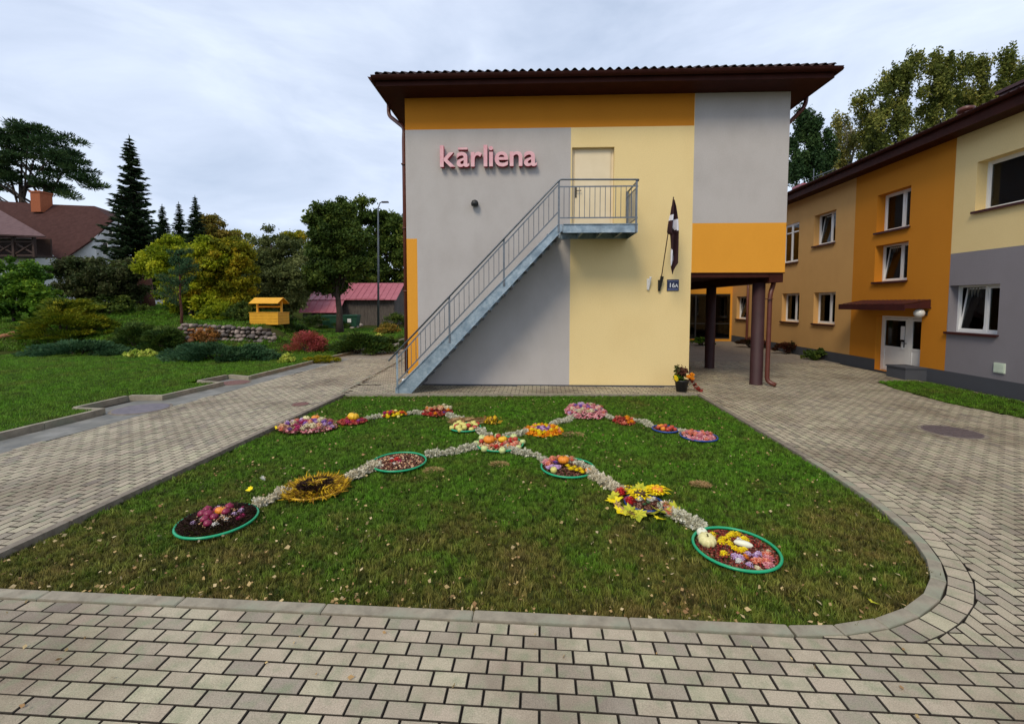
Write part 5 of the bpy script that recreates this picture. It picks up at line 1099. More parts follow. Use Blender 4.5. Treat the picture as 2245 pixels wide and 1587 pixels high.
for (x0, y0, x1, y1) in ((226, 532, 240, 560), (240, 500, 250, 513)):
    Yw = 38.3 if x0 < 230 else 39.2; f = MB(); p0, p1 = hp(x0, y0, Yw), hp(x1, y1, Yw); f.box(p0.x, p1.x, Yw-.1, Yw+.3, p1.z, p0.z); fo = f.build('window', M['white'], HS); f = MB(); f.box(p0.x+.07, p1.x-.07, Yw-.12, Yw-.102, p1.z+.07, p0.z-.07); f.build('pane', M['black'], fo)
# lower cross roof on the left with the balcony below it
a = MB(); q0, q1, q2, q3 = hp(-200, 505, 30.5), hp(100, 518, 31), hp(-10, 455, 36), hp(-200, 430, 36); a.add([q0, q1, q2, q3], [(0, 1, 2, 3)]);  o = a.build('lower_roof', M['houseroof2'], HS); md = o.modifiers.new('t', 'SOLIDIFY'); md.thickness = .12
a = MB(); p0, p1, p2 = hp(-200, 560, 32.8), hp(76, 560, 33.2), hp(124, 575, 34.6); zt = hp(76, 522, 33.2).z; a.add([(p0.x, p0.y, zb), (p1.x, p1.y, zb), (p1.x, p1.y, zt), (p0.x, p0.y, zt)], [(0, 1, 2, 3)]); a.add([(p1.x, p1.y, zb), (p2.x, p2.y, zb), (p2.x, p2.y, hp(124, 566, 34.6).z), (p1.x, p1.y, zt)], [(0, 1, 2, 3)]); a.build('wall', M['whitewall'], HS)
yb = 31.6; pa, pb = hp(-100, 556, yb), hp(76, 556, yb); zf, zh, zt = hp(70, 558, yb).z, hp(70, 532, yb).z, hp(70, 515, yb).z
BC = MB(); BC.box(pa.x, pb.x, yb, 33.2, zf-.12, zf); BC = BC.build('balcony', M['wood_d'], HS)
xs_ = [pa.x+(pb.x-pa.x)*i/4 for i in range(5)]
for x in xs_: a = MB(); a.box(x-.09, x+.09, yb-.09, yb+.09, zf-.2, zt); a.build('post', M['wood_d'], BC)
a = MB(); a.box(pa.x, pb.x, yb-.05, yb+.05, zh+.02, zh+.14); a.box(pa.x, pb.x, yb-.05, yb+.05, zt-.15, zt+.02); a.build('rail', M['wood_d'], BC)
for x, x2 in zip(xs_, xs_[1:]):
    a = MB(); a.beam((x, yb, zf), (x2, yb, zh), .07, .1); a.build('brace', M['wood_d'], BC); a = MB(); a.beam((x, yb+.05, zh), (x2, yb+.05, zf), .07, .1); a.build('brace', M['wood_d'], BC)
a = MB(); a.box(pa.x, pb.x-.3, 33.0, 33.1, zf, zt-.1); a.build('balcony_backing', M['wood_d'], HS)
c0 = hp(88, 446, 40.2); a = MB(); a.box(c0.x-.5, c0.x+.5, 39.8, 40.9, c0.z-.9, hp(88, 424, 40.2).z); a.box(c0.x-.57, c0.x+.57, 39.74, 40.96, hp(88, 424, 40.2).z, hp(88, 421, 40.2).z); a.build('chimney', M['brickch'], HS)

# trees at the right, beyond the side building
def birch(name, label, px, Y, lobes, mt, per, bark='birchbark', group=None):
    b = Vector((at(px, 700, Y).x, Y, 0)); root = empty(name, b, 0, label, 'tree', group); Ps = []; Ds = []; Ts = []; cl_ = []; k = Y/F
    for x, y, w_, h_ in lobes:
        c = at(x, y, Y)-b
        for i in range(max(4, int(w_*h_/62))):
            d = unit(1)[0]; r = random.random()**.4; cl_.append((c.x+d[0]*w_*k*.9*r, d[1]*w_*k*.7*r, c.z+d[2]*h_*k*.9*r, random.uniform(.3, .62), random.uniform(.3, .62), random.uniform(.5, 1.2)))
    n = int(per*1.15/len(cl_))
    for c in cl_:
        c = np.array(c); d = unit(n); P = c[:3]+d*(RNG.random((n, 1))**.5)*c[3:6]; P[:, 2] -= np.abs(RNG.normal(size=n))*.25; Ps.append(P); Ts.append(np.clip(RNG.random()*.55+RNG.random(n)*.45, 0, 1))
    P = np.concatenate(Ps); V, Fc, T = leafquads(P, .20, np.concatenate(Ts), .6, up=-.6); npmesh('crown', V, Fc, mt, root, T); a = MB(); top = max(c[2] for c in cl_); a.tube([(0, 0, 0), (.1, 0, top*.35), (-.15, 0, top*.7), (0, 0, top*.96)], [.24, .18, .11, .02], 8)
    for c in random.sample(cl_, min(26, len(cl_))): a.tube([(0, 0, max(1, c[2]-abs(c[0])*1.4-1.0)), (c[0]*.5, c[1]*.5, c[2]-.5*abs(c[0])*.6), c[:3]], [.07, .045, .012], 5)
    a.build('trunk', M[bark], root, True); return root
birch('birch_tree', 'small reddish-tipped birch left of the tall ones', 1895, 44, [(1888, 222, 15, 20), (1892, 262, 20, 24), (1905, 320, 26, 40)], LM['birch'], 5200)
birch('birch_tree', 'tall birch whose top is the leftmost high peak above the roof', 1960, 42, [(1975, 160, 30, 30), (1955, 200, 40, 34), (1950, 270, 46, 50), (1965, 340, 52, 50), (2010, 140, 20, 22)], LM['birch'], 19000)
birch('birch_tree', 'tall birch with twin tips in the middle of the group', 2060, 42, [(2060, 150, 26, 34), (2085, 150, 24, 24), (2050, 210, 40, 46), (2060, 290, 50, 50)], LM['birch'], 18000)
birch('birch_tree', 'tall birch standing behind the chimney pipe', 2135, 43, [(2140, 145, 24, 28), (2125, 200, 34, 40), (2150, 250, 40, 40)], LM['birch'], 12000)
birch('birch_tree', 'rightmost tall birch at the photo edge', 2215, 41, [(2205, 140, 26, 26), (2225, 185, 30, 40), (2190, 210, 24, 30), (2290, 180, 50, 60)], LM['birch'], 14000)
birch('birch_tree', 'pale sparse birch between the dark pine and the tall birches', 1850, 47, [(1845, 275, 24, 20), (1860, 320, 34, 40), (1835, 370, 34, 34)], LM['pale'], 6500)
birch('dark_pine', 'dark dense pine seen beside the right roof corner of the front building', 1770, 44, [(1765, 262, 30, 22), (1775, 300, 46, 34), (1765, 355, 50, 46), (1800, 340, 34, 30)], LM['pine'], 24000, 'bark')
birch('dark_pine', 'dark pine low behind the long roof of the side building', 1870, 52, [(1860, 400, 60, 40), (1960, 390, 60, 40), (1820, 410, 50, 30)], LM['pine'], 20000, 'bark')
LM['dred'] = leafmat('dark_red_leaves', [(.02, .03, .008), (.05, .03, .014), (.10, .022, .016), (.16, .04, .02)])
mound('red_bedding_plants', 'reddish shrubs against the far part of the side wall', 1650, 765, 70, 22, LM['dred'], .07, 2600, Y=21.5, aspect=.6, cat='plant')
mound('green_bedding_plants', 'green leafy plants below the two lower windows of the side wing', 1800, 793, 80, 22, LM['deep'], .09, 2200, Y=17.0, aspect=.6, cat='plant', depth=.4)
mound('red_bedding_plants', 'dark red low plants below the left lower window', 1730, 780, 80, 24, LM['dred'], .07, 2400, Y=19.0, aspect=.6, cat='plant', depth=.35)
mound('green_bedding_plants', 'green plants in front of the glazed entrance seen through the passage', 1540, 765, 60, 16, LM['bright'], .09, 1500, Y=22.5, aspect=.6, cat='plant')
# distant wood line closing the horizon on both sides
for nm, lb, x0, x1, Y, hgt, mt_, n in (('distant_wood', 'dark far-off wood on the left skyline', -90, -2, 78, 9, LM['deep'], 26000), ('distant_wood', 'dark wood beyond the side building', 14, 95, 66, 8, LM['deep'], 16000)):
    P = np.stack([RNG.uniform(x0, x1, n), Y+RNG.uniform(-4, 4, n), hgt*RNG.random(n)**.8], 1); P[:, 2] *= .75+.25*np.sin(P[:, 0]*.5)*np.cos(P[:, 0]*.21); V, Fc, T = leafquads(P, .9, RNG.random(n), .7); tag(npmesh(nm, V, Fc, mt_, None, T), lb, 'wood', kind='stuff')

# ------------------------------------------------------------------ harvest flower design on the lawn
GZ = -.03
def petal(cols, **k): return leafmat(k.pop('name'), cols, rough=.6, trans=.10)
PM = dict(
 pink=petal([(.50, .12, .16), (.62, .20, .24), (.70, .34, .34), (.75, .5, .45)], name='pink_petals'),
 coral=petal([(.62, .12, .06), (.72, .20, .12), (.78, .33, .22), (.8, .5, .38)], name='coral_petals'),
 red=petal([(.32, .012, .015), (.50, .02, .02), (.62, .05, .04), (.7, .1, .07)], name='red_petals'),
 magenta=petal([(.20, .01, .05), (.34, .015, .10), (.45, .04, .15), (.55, .1, .25)], name='magenta_petals'),
 purple=petal([(.09, .03, .20), (.16, .06, .32), (.26, .12, .42), (.45, .28, .55)], name='purple_petals'),
 lilac=petal([(.40, .22, .46), (.52, .34, .58), (.62, .46, .66), (.72, .6, .72)], name='lilac_petals'),
 yellow=petal([(.70, .46, .004), (.84, .62, .008), (.90, .72, .015), (.92, .80, .06)], name='yellow_petals'),
 orange=petal([(.62, .14, .004), (.76, .23, .008), (.82, .32, .012), (.85, .44, .03)], name='orange_petals'),
 cream=petal([(.55, .46, .26), (.66, .58, .36), (.74, .68, .46), (.8, .76, .6)], name='cream_petals'),
 white=petal([(.6, .58, .52), (.7, .68, .62), (.78, .76, .7), (.82, .8, .76)], name='white_petals'),
 peach=petal([(.55, .28, .14), (.68, .38, .2), (.75, .5, .3), (.8, .62, .42)], name='peach_petals'),
 moss=petal([(.24, .22, .15), (.44, .42, .31), (.62, .60, .46), (.76, .74, .62)], name='reindeer_lichen'),
 bract=petal([(.32, .26, .17), (.50, .44, .31), (.66, .60, .45), (.78, .73, .60)], name='dry_pale_lichen'),
 straw=petal([(.14, .07, .02), (.34, .19, .03), (.60, .38, .02), (.80, .55, .03)], name='yellow_dry_fern'),
 darkp=petal([(.012, .006, .004), (.022, .010, .007), (.035, .017, .012), (.05, .025, .018)], name='dark_peat'),
 chest=petal([(.04, .016, .012), (.085, .03, .02), (.15, .055, .038), (.30, .16, .11)], name='chestnut_brown'),
 berry=petal([(.10, .012, .012), (.2, .02, .018), (.3, .04, .03), (.42, .12, .07)], name='dark_red_berries'),
 lime=petal([(.16, .22, .02), (.32, .36, .03), (.52, .50, .04), (.66, .58, .06)], name='lime_yellow_leaf'),
 tanleaf=petal([(.22, .12, .05), (.34, .2, .08), (.46, .3, .14), (.6, .42, .22)], name='tan_fallen_leaf'),
 leafg=petal([(.03, .08, .03), (.06, .13, .05), (.12, .2, .1), (.25, .34, .22)], name='green_leaf_bits'),
)
M['hoopg'] = mat('green_hoop_plastic', (.008, .30, .13), (.012, .34, .16), 3, .3, spec=.5); M['hoopb'] = mat('blue_hoop_plastic', (.01, .045, .22), (.015, .06, .28), 3, .3, spec=.5); M['hoopy'] = mat('yellow_hoop_plastic', (.62, .36, .012), (.7, .42, .02), 3, .3, spec=.5)
M['app_y'] = mat('yellow_green_apple_skin', (.52, .50, .10), (.70, .64, .22), 6, .35, c3=(.6, .35, .1), s3=4, f3=(.55, .75)); M['app_r'] = mat('red_apple_skin', (.34, .02, .02), (.5, .08, .04), 8, .3); M['app_g'] = mat('pale_green_apple_skin', (.42, .50, .16), (.62, .66, .32), 6, .35)
M['pump'] = mat('yellow_pumpkin_skin', (.72, .40, .012), (.80, .5, .03), 5, .4); M['pumpo'] = mat('orange_pumpkin_skin', (.66, .19, .01), (.74, .28, .03), 5, .4); M['squash'] = mat('cream_squash_skin', (.62, .56, .24), (.74, .68, .36), 6, .4); M['marrow'] = mat('white_marrow_skin', (.66, .66, .5), (.76, .76, .62), 6, .4); M['beet'] = mat('magenta_beet_skin', (.15, .005, .03), (.26, .015, .065), 8, .35); M['stemg'] = mat('green_brown_stem', (.10, .09, .03), (.16, .13, .05), 8, .7); M['sunc'] = mat('brown_seed_disc', (.05, .025, .012), (.10, .05, .02), 60, .9, bump=.6)
_cache = {}
def me_of(key, fn):
    if key not in _cache: o = fn(); _cache[key] = o.data; bpy.data.objects.remove(o)
    return _cache[key]
def mk_bloom(col, kind, seed):
    """double flower head of unit radius: petals in rings over a dome"""
    rr = random.Random(seed); V = []; Fc = []; T = []
    rings = {'pom': ((1, .12, 14), (.82, .38, 13), (.58, .58, 10), (.3, .68, 7)), 'daisy': ((1, .10, 16), (.7, .22, 12), (.35, .3, 8)), 'dahlia': ((1.05, .15, 15), (.85, .35, 13), (.6, .5, 10), (.32, .6, 7))}[kind]
    for R, z, n in rings:
        for i in range(n):
            a = 2*PI*(i+rr.random()*.7)/n; r0 = R*.25; r1 = R*rr.uniform(.85, 1.1); w_ = R*2.6/n*rr.uniform(.8, 1.2); d = Vector((math.cos(a), math.sin(a), 0)); s = Vector((-d.y, d.x, 0)); z0 = z*.75; z1 = z+(.10 if kind != 'pom' else -.05)+rr.uniform(-.08, .08); o = len(V)
            V += [tuple(d*r0+Vector((0, 0, z0))), tuple(d*(r0+r1)*.58-s*w_*.6+Vector((0, 0, z1+.05))), tuple(d*r1+Vector((0, 0, z1-.07))), tuple(d*(r0+r1)*.58+s*w_*.6+Vector((0, 0, z1+.02)))]; Fc.append((o, o+1, o+2, o+3)); T.append(rr.random()*.8+(.2 if R < .6 else 0))
    # calyx so nothing hovers
    o = len(V); n = 8; V += [(.55*math.cos(2*PI*k/n), .55*math.sin(2*PI*k/n), -.1) for k in range(n)]+[(0, 0, .5)]; 
    Fc = [list(f) for f in Fc]; Fc += [[o+k, o+(k+1) % n, o+n] for k in range(n)]; T += [.2]*n
    me = bpy.data.meshes.new('bloom'); me.from_pydata(V, [], Fc); me.materials.append(PM[col]); a = me.attributes.new('tint', 'FLOAT', 'FACE'); a.data.foreach_set('value', T); return link('bloom_source', me)
def mk_round(m, kind):
    a = MB()
    if kind == 'apple': a.lathe([(.05, -.78), (.5, -.86), (.85, -.55), (1, 0), (.92, .42), (.6, .76), (.25, .74), (.04, .6)], n=12); a.tube([(0, 0, .6), (.05, 0, 1.0)], .05, 5, 1)
    elif kind == 'pumpkin': a.lathe([(.1, -.6), (.6, -.68), (.95, -.3), (1, .05), (.86, .42), (.5, .62), (.12, .55)], n=32, wob=.22, lobes=10); a.tube([(0, 0, .5), (.05, .03, .72), (.16, .05, .88)], [.13, .09, .10], 6, 1)
    elif kind == 'beet': a.lathe([(.06, -.95), (.5, -.7), (.92, -.25), (1, .1), (.78, .55), (.35, .78), (.1, .95)], n=12); a.tube([(0, 0, .8), (.06, 0, 1.2)], .09, 5, 1)
    elif kind == 'marrow': a.lathe([(.10, -2.5), (.5, -2.2), (.8, -1.3), (1, 0), (.9, 1.2), (.5, 2.1), (.12, 2.4)], n=14); a.v = [(z, y, x) for x, y, z in a.v]
    elif kind == 'potato': a.lathe([(.1, -.7), (.7, -.5), (1, 0), (.8, .45), (.1, .62)], n=10, sx=1.25)
    return a.build(kind, [M[m], M['stemg']], None, True)
def mk_leaf(col, seed):
    """lobed maple leaf, slightly curled"""
    rr = random.Random(seed); pts = [(0, -.55), (.18, -.42), (.55, -.5), (.48, -.22), (.98, -.05), (.66, .18), (.78, .52), (.36, .42), (.30, .62), (0, 1.0), (-.30, .62), (-.36, .42), (-.78, .52), (-.66, .18), (-.98, -.05), (-.48, -.22), (-.55, -.5), (-.18, -.42)]
    V = [(x*rr.uniform(.9, 1.1), y*rr.uniform(.9, 1.1), .22*abs(x)**1.5+rr.uniform(0, .10)) for x, y in pts]+[(0, 0, .03)]; n = len(pts); me = bpy.data.meshes.new('maple_leaf'); me.from_pydata(V, [], [(i, (i+1) % n, n) for i in range(n)]); me.materials.append(PM[col]); a = me.attributes.new('tint', 'FLOAT', 'FACE'); a.data.foreach_set('value', [min(1, max(0, rr.uniform(.2, .9))) for _ in range(n)]); return link('maple_leaf', me)
def mk_sunflower(seed):
    rr = random.Random(seed); o = mk_bloom('yellow', 'daisy', seed); return o
def put(name, me, loc, s, label, cat, group, tilt=.3, rz=None, sc=None):
    o = link(name, me); o.location = loc; o.scale = (s, s, s) if sc is None else sc; o.rotation_euler = (random.uniform(-tilt, tilt), random.uniform(-tilt, tilt), random.uniform(0, 6.28) if rz is None else rz); tag(o, label, cat, group); return o
class Patch:
    def __init__(s, pl, pr, h=.05, ry=1.0, rscale=1.0):
        a, b = Vector(G(*pl, GZ)), Vector(G(*pr, GZ)); s.c = (a+b)/2; s.r = (a-b).length/2*rscale; s.h = h; s.used = []; s.ry = ry
    def z(s, x, y): q = min(1, (x*x+(y/s.ry)**2)/(s.r**2)); return GZ+.012+s.h*math.sqrt(max(0, 1-q))
    def where(s, x, y, n):
        if n < 2: return ''
        q = math.hypot(x, y)/s.r; h = 'left' if x < -.28*s.r else 'right' if x > .28*s.r else ''; v = 'back' if y > .28*s.r*s.ry else 'front' if y < -.28*s.r*s.ry else ''
        return ', '+(' '.join(w_ for w_ in (v, h) if w_)+(' rim' if q > .8 else ' part') if (h or v) else 'middle')
    def bloom(s, n, size, cols, kind, label, group, r0=0, r1=.92, gap=1.5, at_=None):
        k = 0; tries = 0
        while k < n and tries < 900:
            tries += 1; an = random.uniform(0, 2*PI); r = s.r*math.sqrt(random.uniform(r0*r0, r1*r1)); x, y = r*math.cos(an), r*math.sin(an)*s.ry
            if at_: x, y = at_[k % len(at_)][0]*s.r, at_[k % len(at_)][1]*s.r
            sz = size*random.uniform(.8, 1.2)
            if not at_ and any(math.hypot(x-u[0], y-u[1]) < (sz+u[2])*gap/2 for u in s.used): continue
            s.used.append((x, y, sz)); c = random.choice(cols); me = me_of(('b', c, kind, k % 3), lambda: mk_bloom(c, kind, k % 3+5)); put({'pom': 'chrysanthemum', 'daisy': 'aster', 'dahlia': 'dahlia'}[kind], me, (s.c.x+x, s.c.y+y, s.z(x, y)+sz*.05), sz, label+s.where(x, y, n), 'flower', group if n > 1 else None); k += 1
        return s
    def fruit(s, n, size, m, kind, label, group, r0=0, r1=.9, at_=None, name=None, gap=1.7, tilt=.25, rz=None):
        k = 0; tries = 0
        while k < n and tries < 900:
            tries += 1; an = random.uniform(0, 2*PI); r = s.r*math.sqrt(random.uniform(r0*r0, r1*r1)); x, y = r*math.cos(an), r*math.sin(an)*s.ry
            if at_: x, y = at_[k % len(at_)][0]*s.r, at_[k % len(at_)][1]*s.r
            sz = size*random.uniform(.88, 1.12)
            if not at_ and any(math.hypot(x-u[0], y-u[1]) < (sz+u[2])*gap/2 for u in s.used): continue
            s.used.append((x, y, sz)); me = me_of(('f', m, kind), lambda: mk_round(m, kind)); put(name or kind, me, (s.c.x+x, s.c.y+y, (s.z(x, y) if r0 < .95 else GZ+.02)+sz*.55), sz, label+s.where(x, y, n), {'apple': 'apple', 'pumpkin': 'pumpkin', 'beet': 'beetroot', 'marrow': 'marrow', 'potato': 'potato'}[kind], group, tilt, rz); k += 1
        return s
    def hoop(s, m, label, r=1.0, cat='hoop', tilt=0.0):
        a = MB(); a.ring((0, 0, 0), s.r*r, .0125, 64, 8); o = a.build('hoop', M[m], None, True); o.location = (s.c.x, s.c.y, GZ+.035); o.rotation_euler = (tilt, 0, 0); tag(o, label, cat); return s
    def fill(s, name, label, m, n, size, r0=0, r1=.95, flat=.6, hgt=None, aspect=.8, cat='filling', spiky=0):
        an = RNG.random(n)*2*PI; r = s.r*np.sqrt(RNG.uniform(r0*r0, r1*r1, n)); x, y = r*np.cos(an), r*np.sin(an)*s.ry; q = np.clip((x*x+(y/s.ry)**2)/s.r**2, 0, 1); z = GZ+.012+(hgt if hgt is not None else s.h)*np.sqrt(1-q*.98)*RNG.uniform(.5, 1, n)
        if spiky:
            d = np.stack([np.cos(an), np.sin(an), np.full(n, .45)], 1)+unit(n)*.7; V, Fc, T = leafquads(np.stack([x, y, z+.02], 1), size, RNG.random(n), aspect, dirs=d); o = npmesh(name, V, Fc, PM[m], None, T)
        else:   # small faceted lumps
            base = np.array([(1, 0, 0), (0, 1, 0), (-1, 0, 0), (0, -1, 0), (0, 0, 1), (0, 0, -1)], float); sz = size*.5*RNG.uniform(.6, 1.4, (n, 1, 1)); ro = RNG.random(n)*6.28; bx = base[None]*np.array([1, aspect, flat])*sz; c, s_ = np.cos(ro)[:, None], np.sin(ro)[:, None]; X = bx[:, :, 0]*c-bx[:, :, 1]*s_; Y_ = bx[:, :, 0]*s_+bx[:, :, 1]*c; V = np.stack([X+x[:, None], Y_+y[:, None], bx[:, :, 2]+z[:, None]], 2).reshape(-1, 3); fb_ = np.array([(0, 1, 4), (1, 2, 4), (2, 3, 4), (3, 0, 4), (1, 0, 5), (2, 1, 5), (3, 2, 5), (0, 3, 5)]); Fc = (fb_[None]+6*np.arange(n)[:, None, None]).reshape(-1, 3); o = npmesh(name, V, Fc, PM[m], None, np.repeat(RNG.random(n), 8), smooth=False)
        o.location = (s.c.x, s.c.y, 0); tag(o, label, cat, kind='stuff'); return s
    def leaves(s, n, size, cols, label, group, r0=.8, r1=1.25, tilt=.5):
        for k in range(n):
            an = random.uniform(0, 2*PI); r = s.r*random.uniform(r0, r1); c = random.choice(cols); me = me_of(('l', c, k % 3), lambda: mk_leaf(c, k % 3)); put('maple_leaf', me, (s.c.x+r*math.cos(an), s.c.y+r*math.sin(an)*s.ry, GZ+.03+random.uniform(0, .02)), size*random.uniform(.7, 1.2), label+s.where(r*math.cos(an), r*math.sin(an)*s.ry, n), 'leaf', group, tilt)
        return s

# clumps of pale lichen strung as garlands
def mk_clump(col, seed):
    r_ = np.random.default_rng(seed); n = 260; d = r_.normal(size=(n, 3)); d /= np.linalg.norm(d, axis=1, keepdims=True); lob = 1+.35*np.sin(d[:, 0]*5+seed)*np.cos(d[:, 1]*4+seed*2)+.15*r_.normal(size=n); P = d*(lob*(.55+.45*r_.random(n)**.5))[:, None]*np.array([1, 1, .75]); P[:, 2] += .5
    T = np.clip(.25+.5*(P[:, 2]/1.2)*0+r_.random(n)*.75, 0, 1); V, Fc, T = leafquads(P, .42, T, .8, dirs=d*.5); return npmesh('lichen_clump', V, Fc, PM[col], None, T)
for q in range(6): me_of(('c', 'moss', q), lambda: mk_clump('moss', q)); me_of(('c', 'bract', q), lambda: mk_clump('bract', q))
def garland(px, label, rad=.07, col='moss', step=.075, dens=1.0):
    w_ = [Vector(G(x, y, GZ)) for x, y in px]; c = sum(w_, Vector((0, 0)))/len(w_); root = empty('lichen_garland', (c.x, c.y, GZ), 0, label, 'garland', 'pale lichen garlands linking the round beds')
    for p, d in along([tuple(v) for v in w_], step):
        for k in range(2):
            off = Vector((random.uniform(-1, 1), random.uniform(-1, 1)))*rad*.55; o = link('lichen_clump', me_of(('c', col, random.randrange(6)), None), root); s = rad*random.uniform(.55, 1.0); o.location = (p.x-c.x+off.x, p.y-c.y+off.y, random.uniform(-.01, .02)); o.scale = (s, s, s*random.uniform(.8, 1.2)); o.rotation_euler = (random.uniform(-.4, .4), random.uniform(-.4, .4), random.uniform(0, 6))
GL = [([(628, 1083), (608, 1090), (590, 1100), (562, 1112)], 'short garland between the dark peat bed and the yellow fern ring', .085, 'bract'), ([(818, 1028), (795, 1040), (755, 1054)], 'garland between the yellow fern ring and the brown chestnut bed', .08, 'bract'), ([(1040, 984), (1010, 990), (975, 997), (935, 1002)], 'garland from the centre to the brown chestnut bed', .07, 'moss'), ([(1108, 985), (1140, 996), (1175, 1000), (1198, 1012)], 'garland from the centre down to the mixed flower hoop', .07, 'moss'), ([(1245, 1018), (1275, 1024), (1300, 1042)], 'garland lying across the right edge of the mixed flower hoop', .07, 'moss'), ([(1300, 1048), (1320, 1060), (1338, 1066), (1358, 1078)], 'brownish garland between the mixed flower hoop and the sunflower bed', .085, 'bract'), ([(1462, 1122), (1490, 1140), (1515, 1150), (1538, 1166)], 'thick grey garland leading to the nearest green hoop on the right', .085, 'moss'), ([(1152, 950), (1130, 955), (1108, 960)], 'short garland between the centre and the orange marigold disc', .065, 'moss'), ([(1268, 912), (1240, 924), (1212, 932)], 'garland between the marigold disc and the pink mound', .07, 'moss'), ([(1318, 908), (1340, 920)], 'tiny garland right of the pink mound', .06, 'moss'), ([(1392, 926), (1410, 928), (1428, 936)], 'garland before the small blue hoop of apples', .065, 'moss'), ([(1484, 946), (1500, 952)], 'tiny garland between the two blue hoops', .06, 'moss'),
 ([(1078, 964), (1060, 955), (1048, 944)], 'garland between the yellow apples and the centre', .07, 'moss'), ([(1012, 924), (995, 917), (978, 910)], 'garland between the peach flowers and the yellow apples', .07, 'moss'), ([(925, 908), (905, 906), (890, 910)], 'garland between the peach flowers and the orange row', .06, 'moss'), ([(835, 914), (815, 917), (796, 920)], 'garland between the orange row and the yellow pumpkin', .055, 'moss')]
for px, lb, r, c in GL: garland(px, lb, r*.86, c)
# 1 dark peat bed, near left
P = Patch((382, 1168), (566, 1128), .07); P.hoop('hoopg', 'green plastic hoop round the dark peat bed at the lower left'); P.fill('peat_ring', 'dark fibrous peat heaped inside the lower left green hoop', 'darkp', 5200, .03, 0, .97, spiky=1, aspect=.22, hgt=.075); P.fill('berry_mix', 'mixed dried petals and berries in the middle of the dark peat bed', 'peach', 420, .022, 0, .55, hgt=.09)
P.fruit(9, .042, 'beet', 'beet', 'magenta beetroot in the dark peat bed', 'beetroots in the dark peat bed', 0, .58, name='beetroot'); P.fruit(1, .052, 'pumpo', 'pumpkin', 'single small orange pumpkin in the dark peat bed', None, at_=[(.02, .12)]); P.bloom(4, .038, ['lilac'], 'pom', 'lilac flower head in the dark peat bed', 'lilac flowers in the dark peat bed', 0, .6); P.bloom(5, .036, ['white'], 'pom', 'white flower head in the dark peat bed', 'white flowers in the dark peat bed', 0, .62); P.bloom(4, .034, ['magenta'], 'dahlia', 'crimson flower head in the dark peat bed', 'crimson flowers in the dark peat bed', .2, .7)
# 2 yellow fern ring
P = Patch((624, 1082), (757, 1068), .035); P.hoop('hoopy', 'yellow plastic hoop under the ring of yellow fern'); P.fill('peat_centre', 'dark centre of the yellow fern ring', 'darkp', 3200, .03, 0, .62, spiky=1, aspect=.25, hgt=.07); P.fill('fern_ring', 'spiky yellow and brown fern fronds laid as a ring', 'straw', 900, .11, .58, 1.12, spiky=1, aspect=.13, hgt=.06); P.fill('fern_star', 'thin cross of pale fern over the dark centre of the yellow ring', 'straw', 90, .09, 0, .25, spiky=1, aspect=.15, hgt=.08)
P.bloom(3, .03, ['orange'], 'daisy', 'tiny orange flower in the middle of the yellow fern ring', 'orange flowers in the yellow fern ring', 0, .3)
# 3 chestnut bed
P = Patch((815, 1020), (934, 1014), .03); P.hoop('hoopg', 'green plastic hoop round the brown chestnut bed'); P.fill('chestnuts', 'brown chestnuts and hips filling the middle left green hoop', 'chest', 1500, .034, 0, .93, hgt=.035); P.fill('petal_bits', 'pale petal scraps scattered on the chestnuts', 'peach', 150, .028, 0, .85, hgt=.05); P.bloom(3, .045, ['magenta', 'red'], 'dahlia', 'dark crimson flower at the middle of the chestnut bed', 'crimson flowers on the chestnuts', 0, .3); P.bloom(5, .034, ['white', 'cream'], 'daisy', 'pale flower on the chestnut bed', 'pale flowers on the chestnuts', .3, .85)
# 4 centre
P = Patch((1046, 974), (1146, 980), .05); P.hoop('hoopg', 'green plastic hoop at the crossing of the design'); P.fill('mixed_petals', 'orange and brown petals filling the centre hoop', 'peach', 700, .03, 0, .9); ring = [(1.0*math.cos(a), 1.0*math.sin(a)) for a in [i*PI/4+.2 for i in range(8)]]; P.fruit(8, .05, 'app_g', 'apple', 'pale green apple in the ring round the centre hoop', 'green apples round the centre', at_=ring, r0=1.0)
P.fruit(1, .085, 'pumpo', 'pumpkin', 'flat orange pumpkin left in the centre hoop', None, at_=[(-.45, -.05)]); P.fruit(1, .07, 'pump', 'pumpkin', 'yellow-orange pumpkin at the very centre of the design', None, at_=[(.12, .05)]); P.bloom(8, .055, ['orange', 'coral'], 'pom', 'orange flower head in the centre hoop', 'orange flowers in the centre', 0, .85); P.bloom(4, .05, ['red'], 'dahlia', 'dark red dahlia in the centre hoop', 'red flowers in the centre', .2, .8); P.fruit(4, .04, 'app_r', 'apple', 'red apple in the centre hoop', 'red apples in the centre', .3, .8)
# 5 marigold disc
P = Patch((1147, 946), (1234, 947), .05); P.fill('orange_petals', 'loose orange petals filling the marigold disc', 'orange', 520, .045, 0, 1.0, hgt=.035); P.bloom(46, .045, ['orange', 'orange', 'coral', 'yellow'], 'pom', 'orange marigold head in the round marigold disc', 'orange marigolds', .48, 1.0, gap=1.25); P.bloom(20, .035, ['lilac', 'purple'], 'daisy', 'lilac aster in the middle of the marigold disc', 'lilac asters in the marigold disc', 0, .45, gap=1.2)
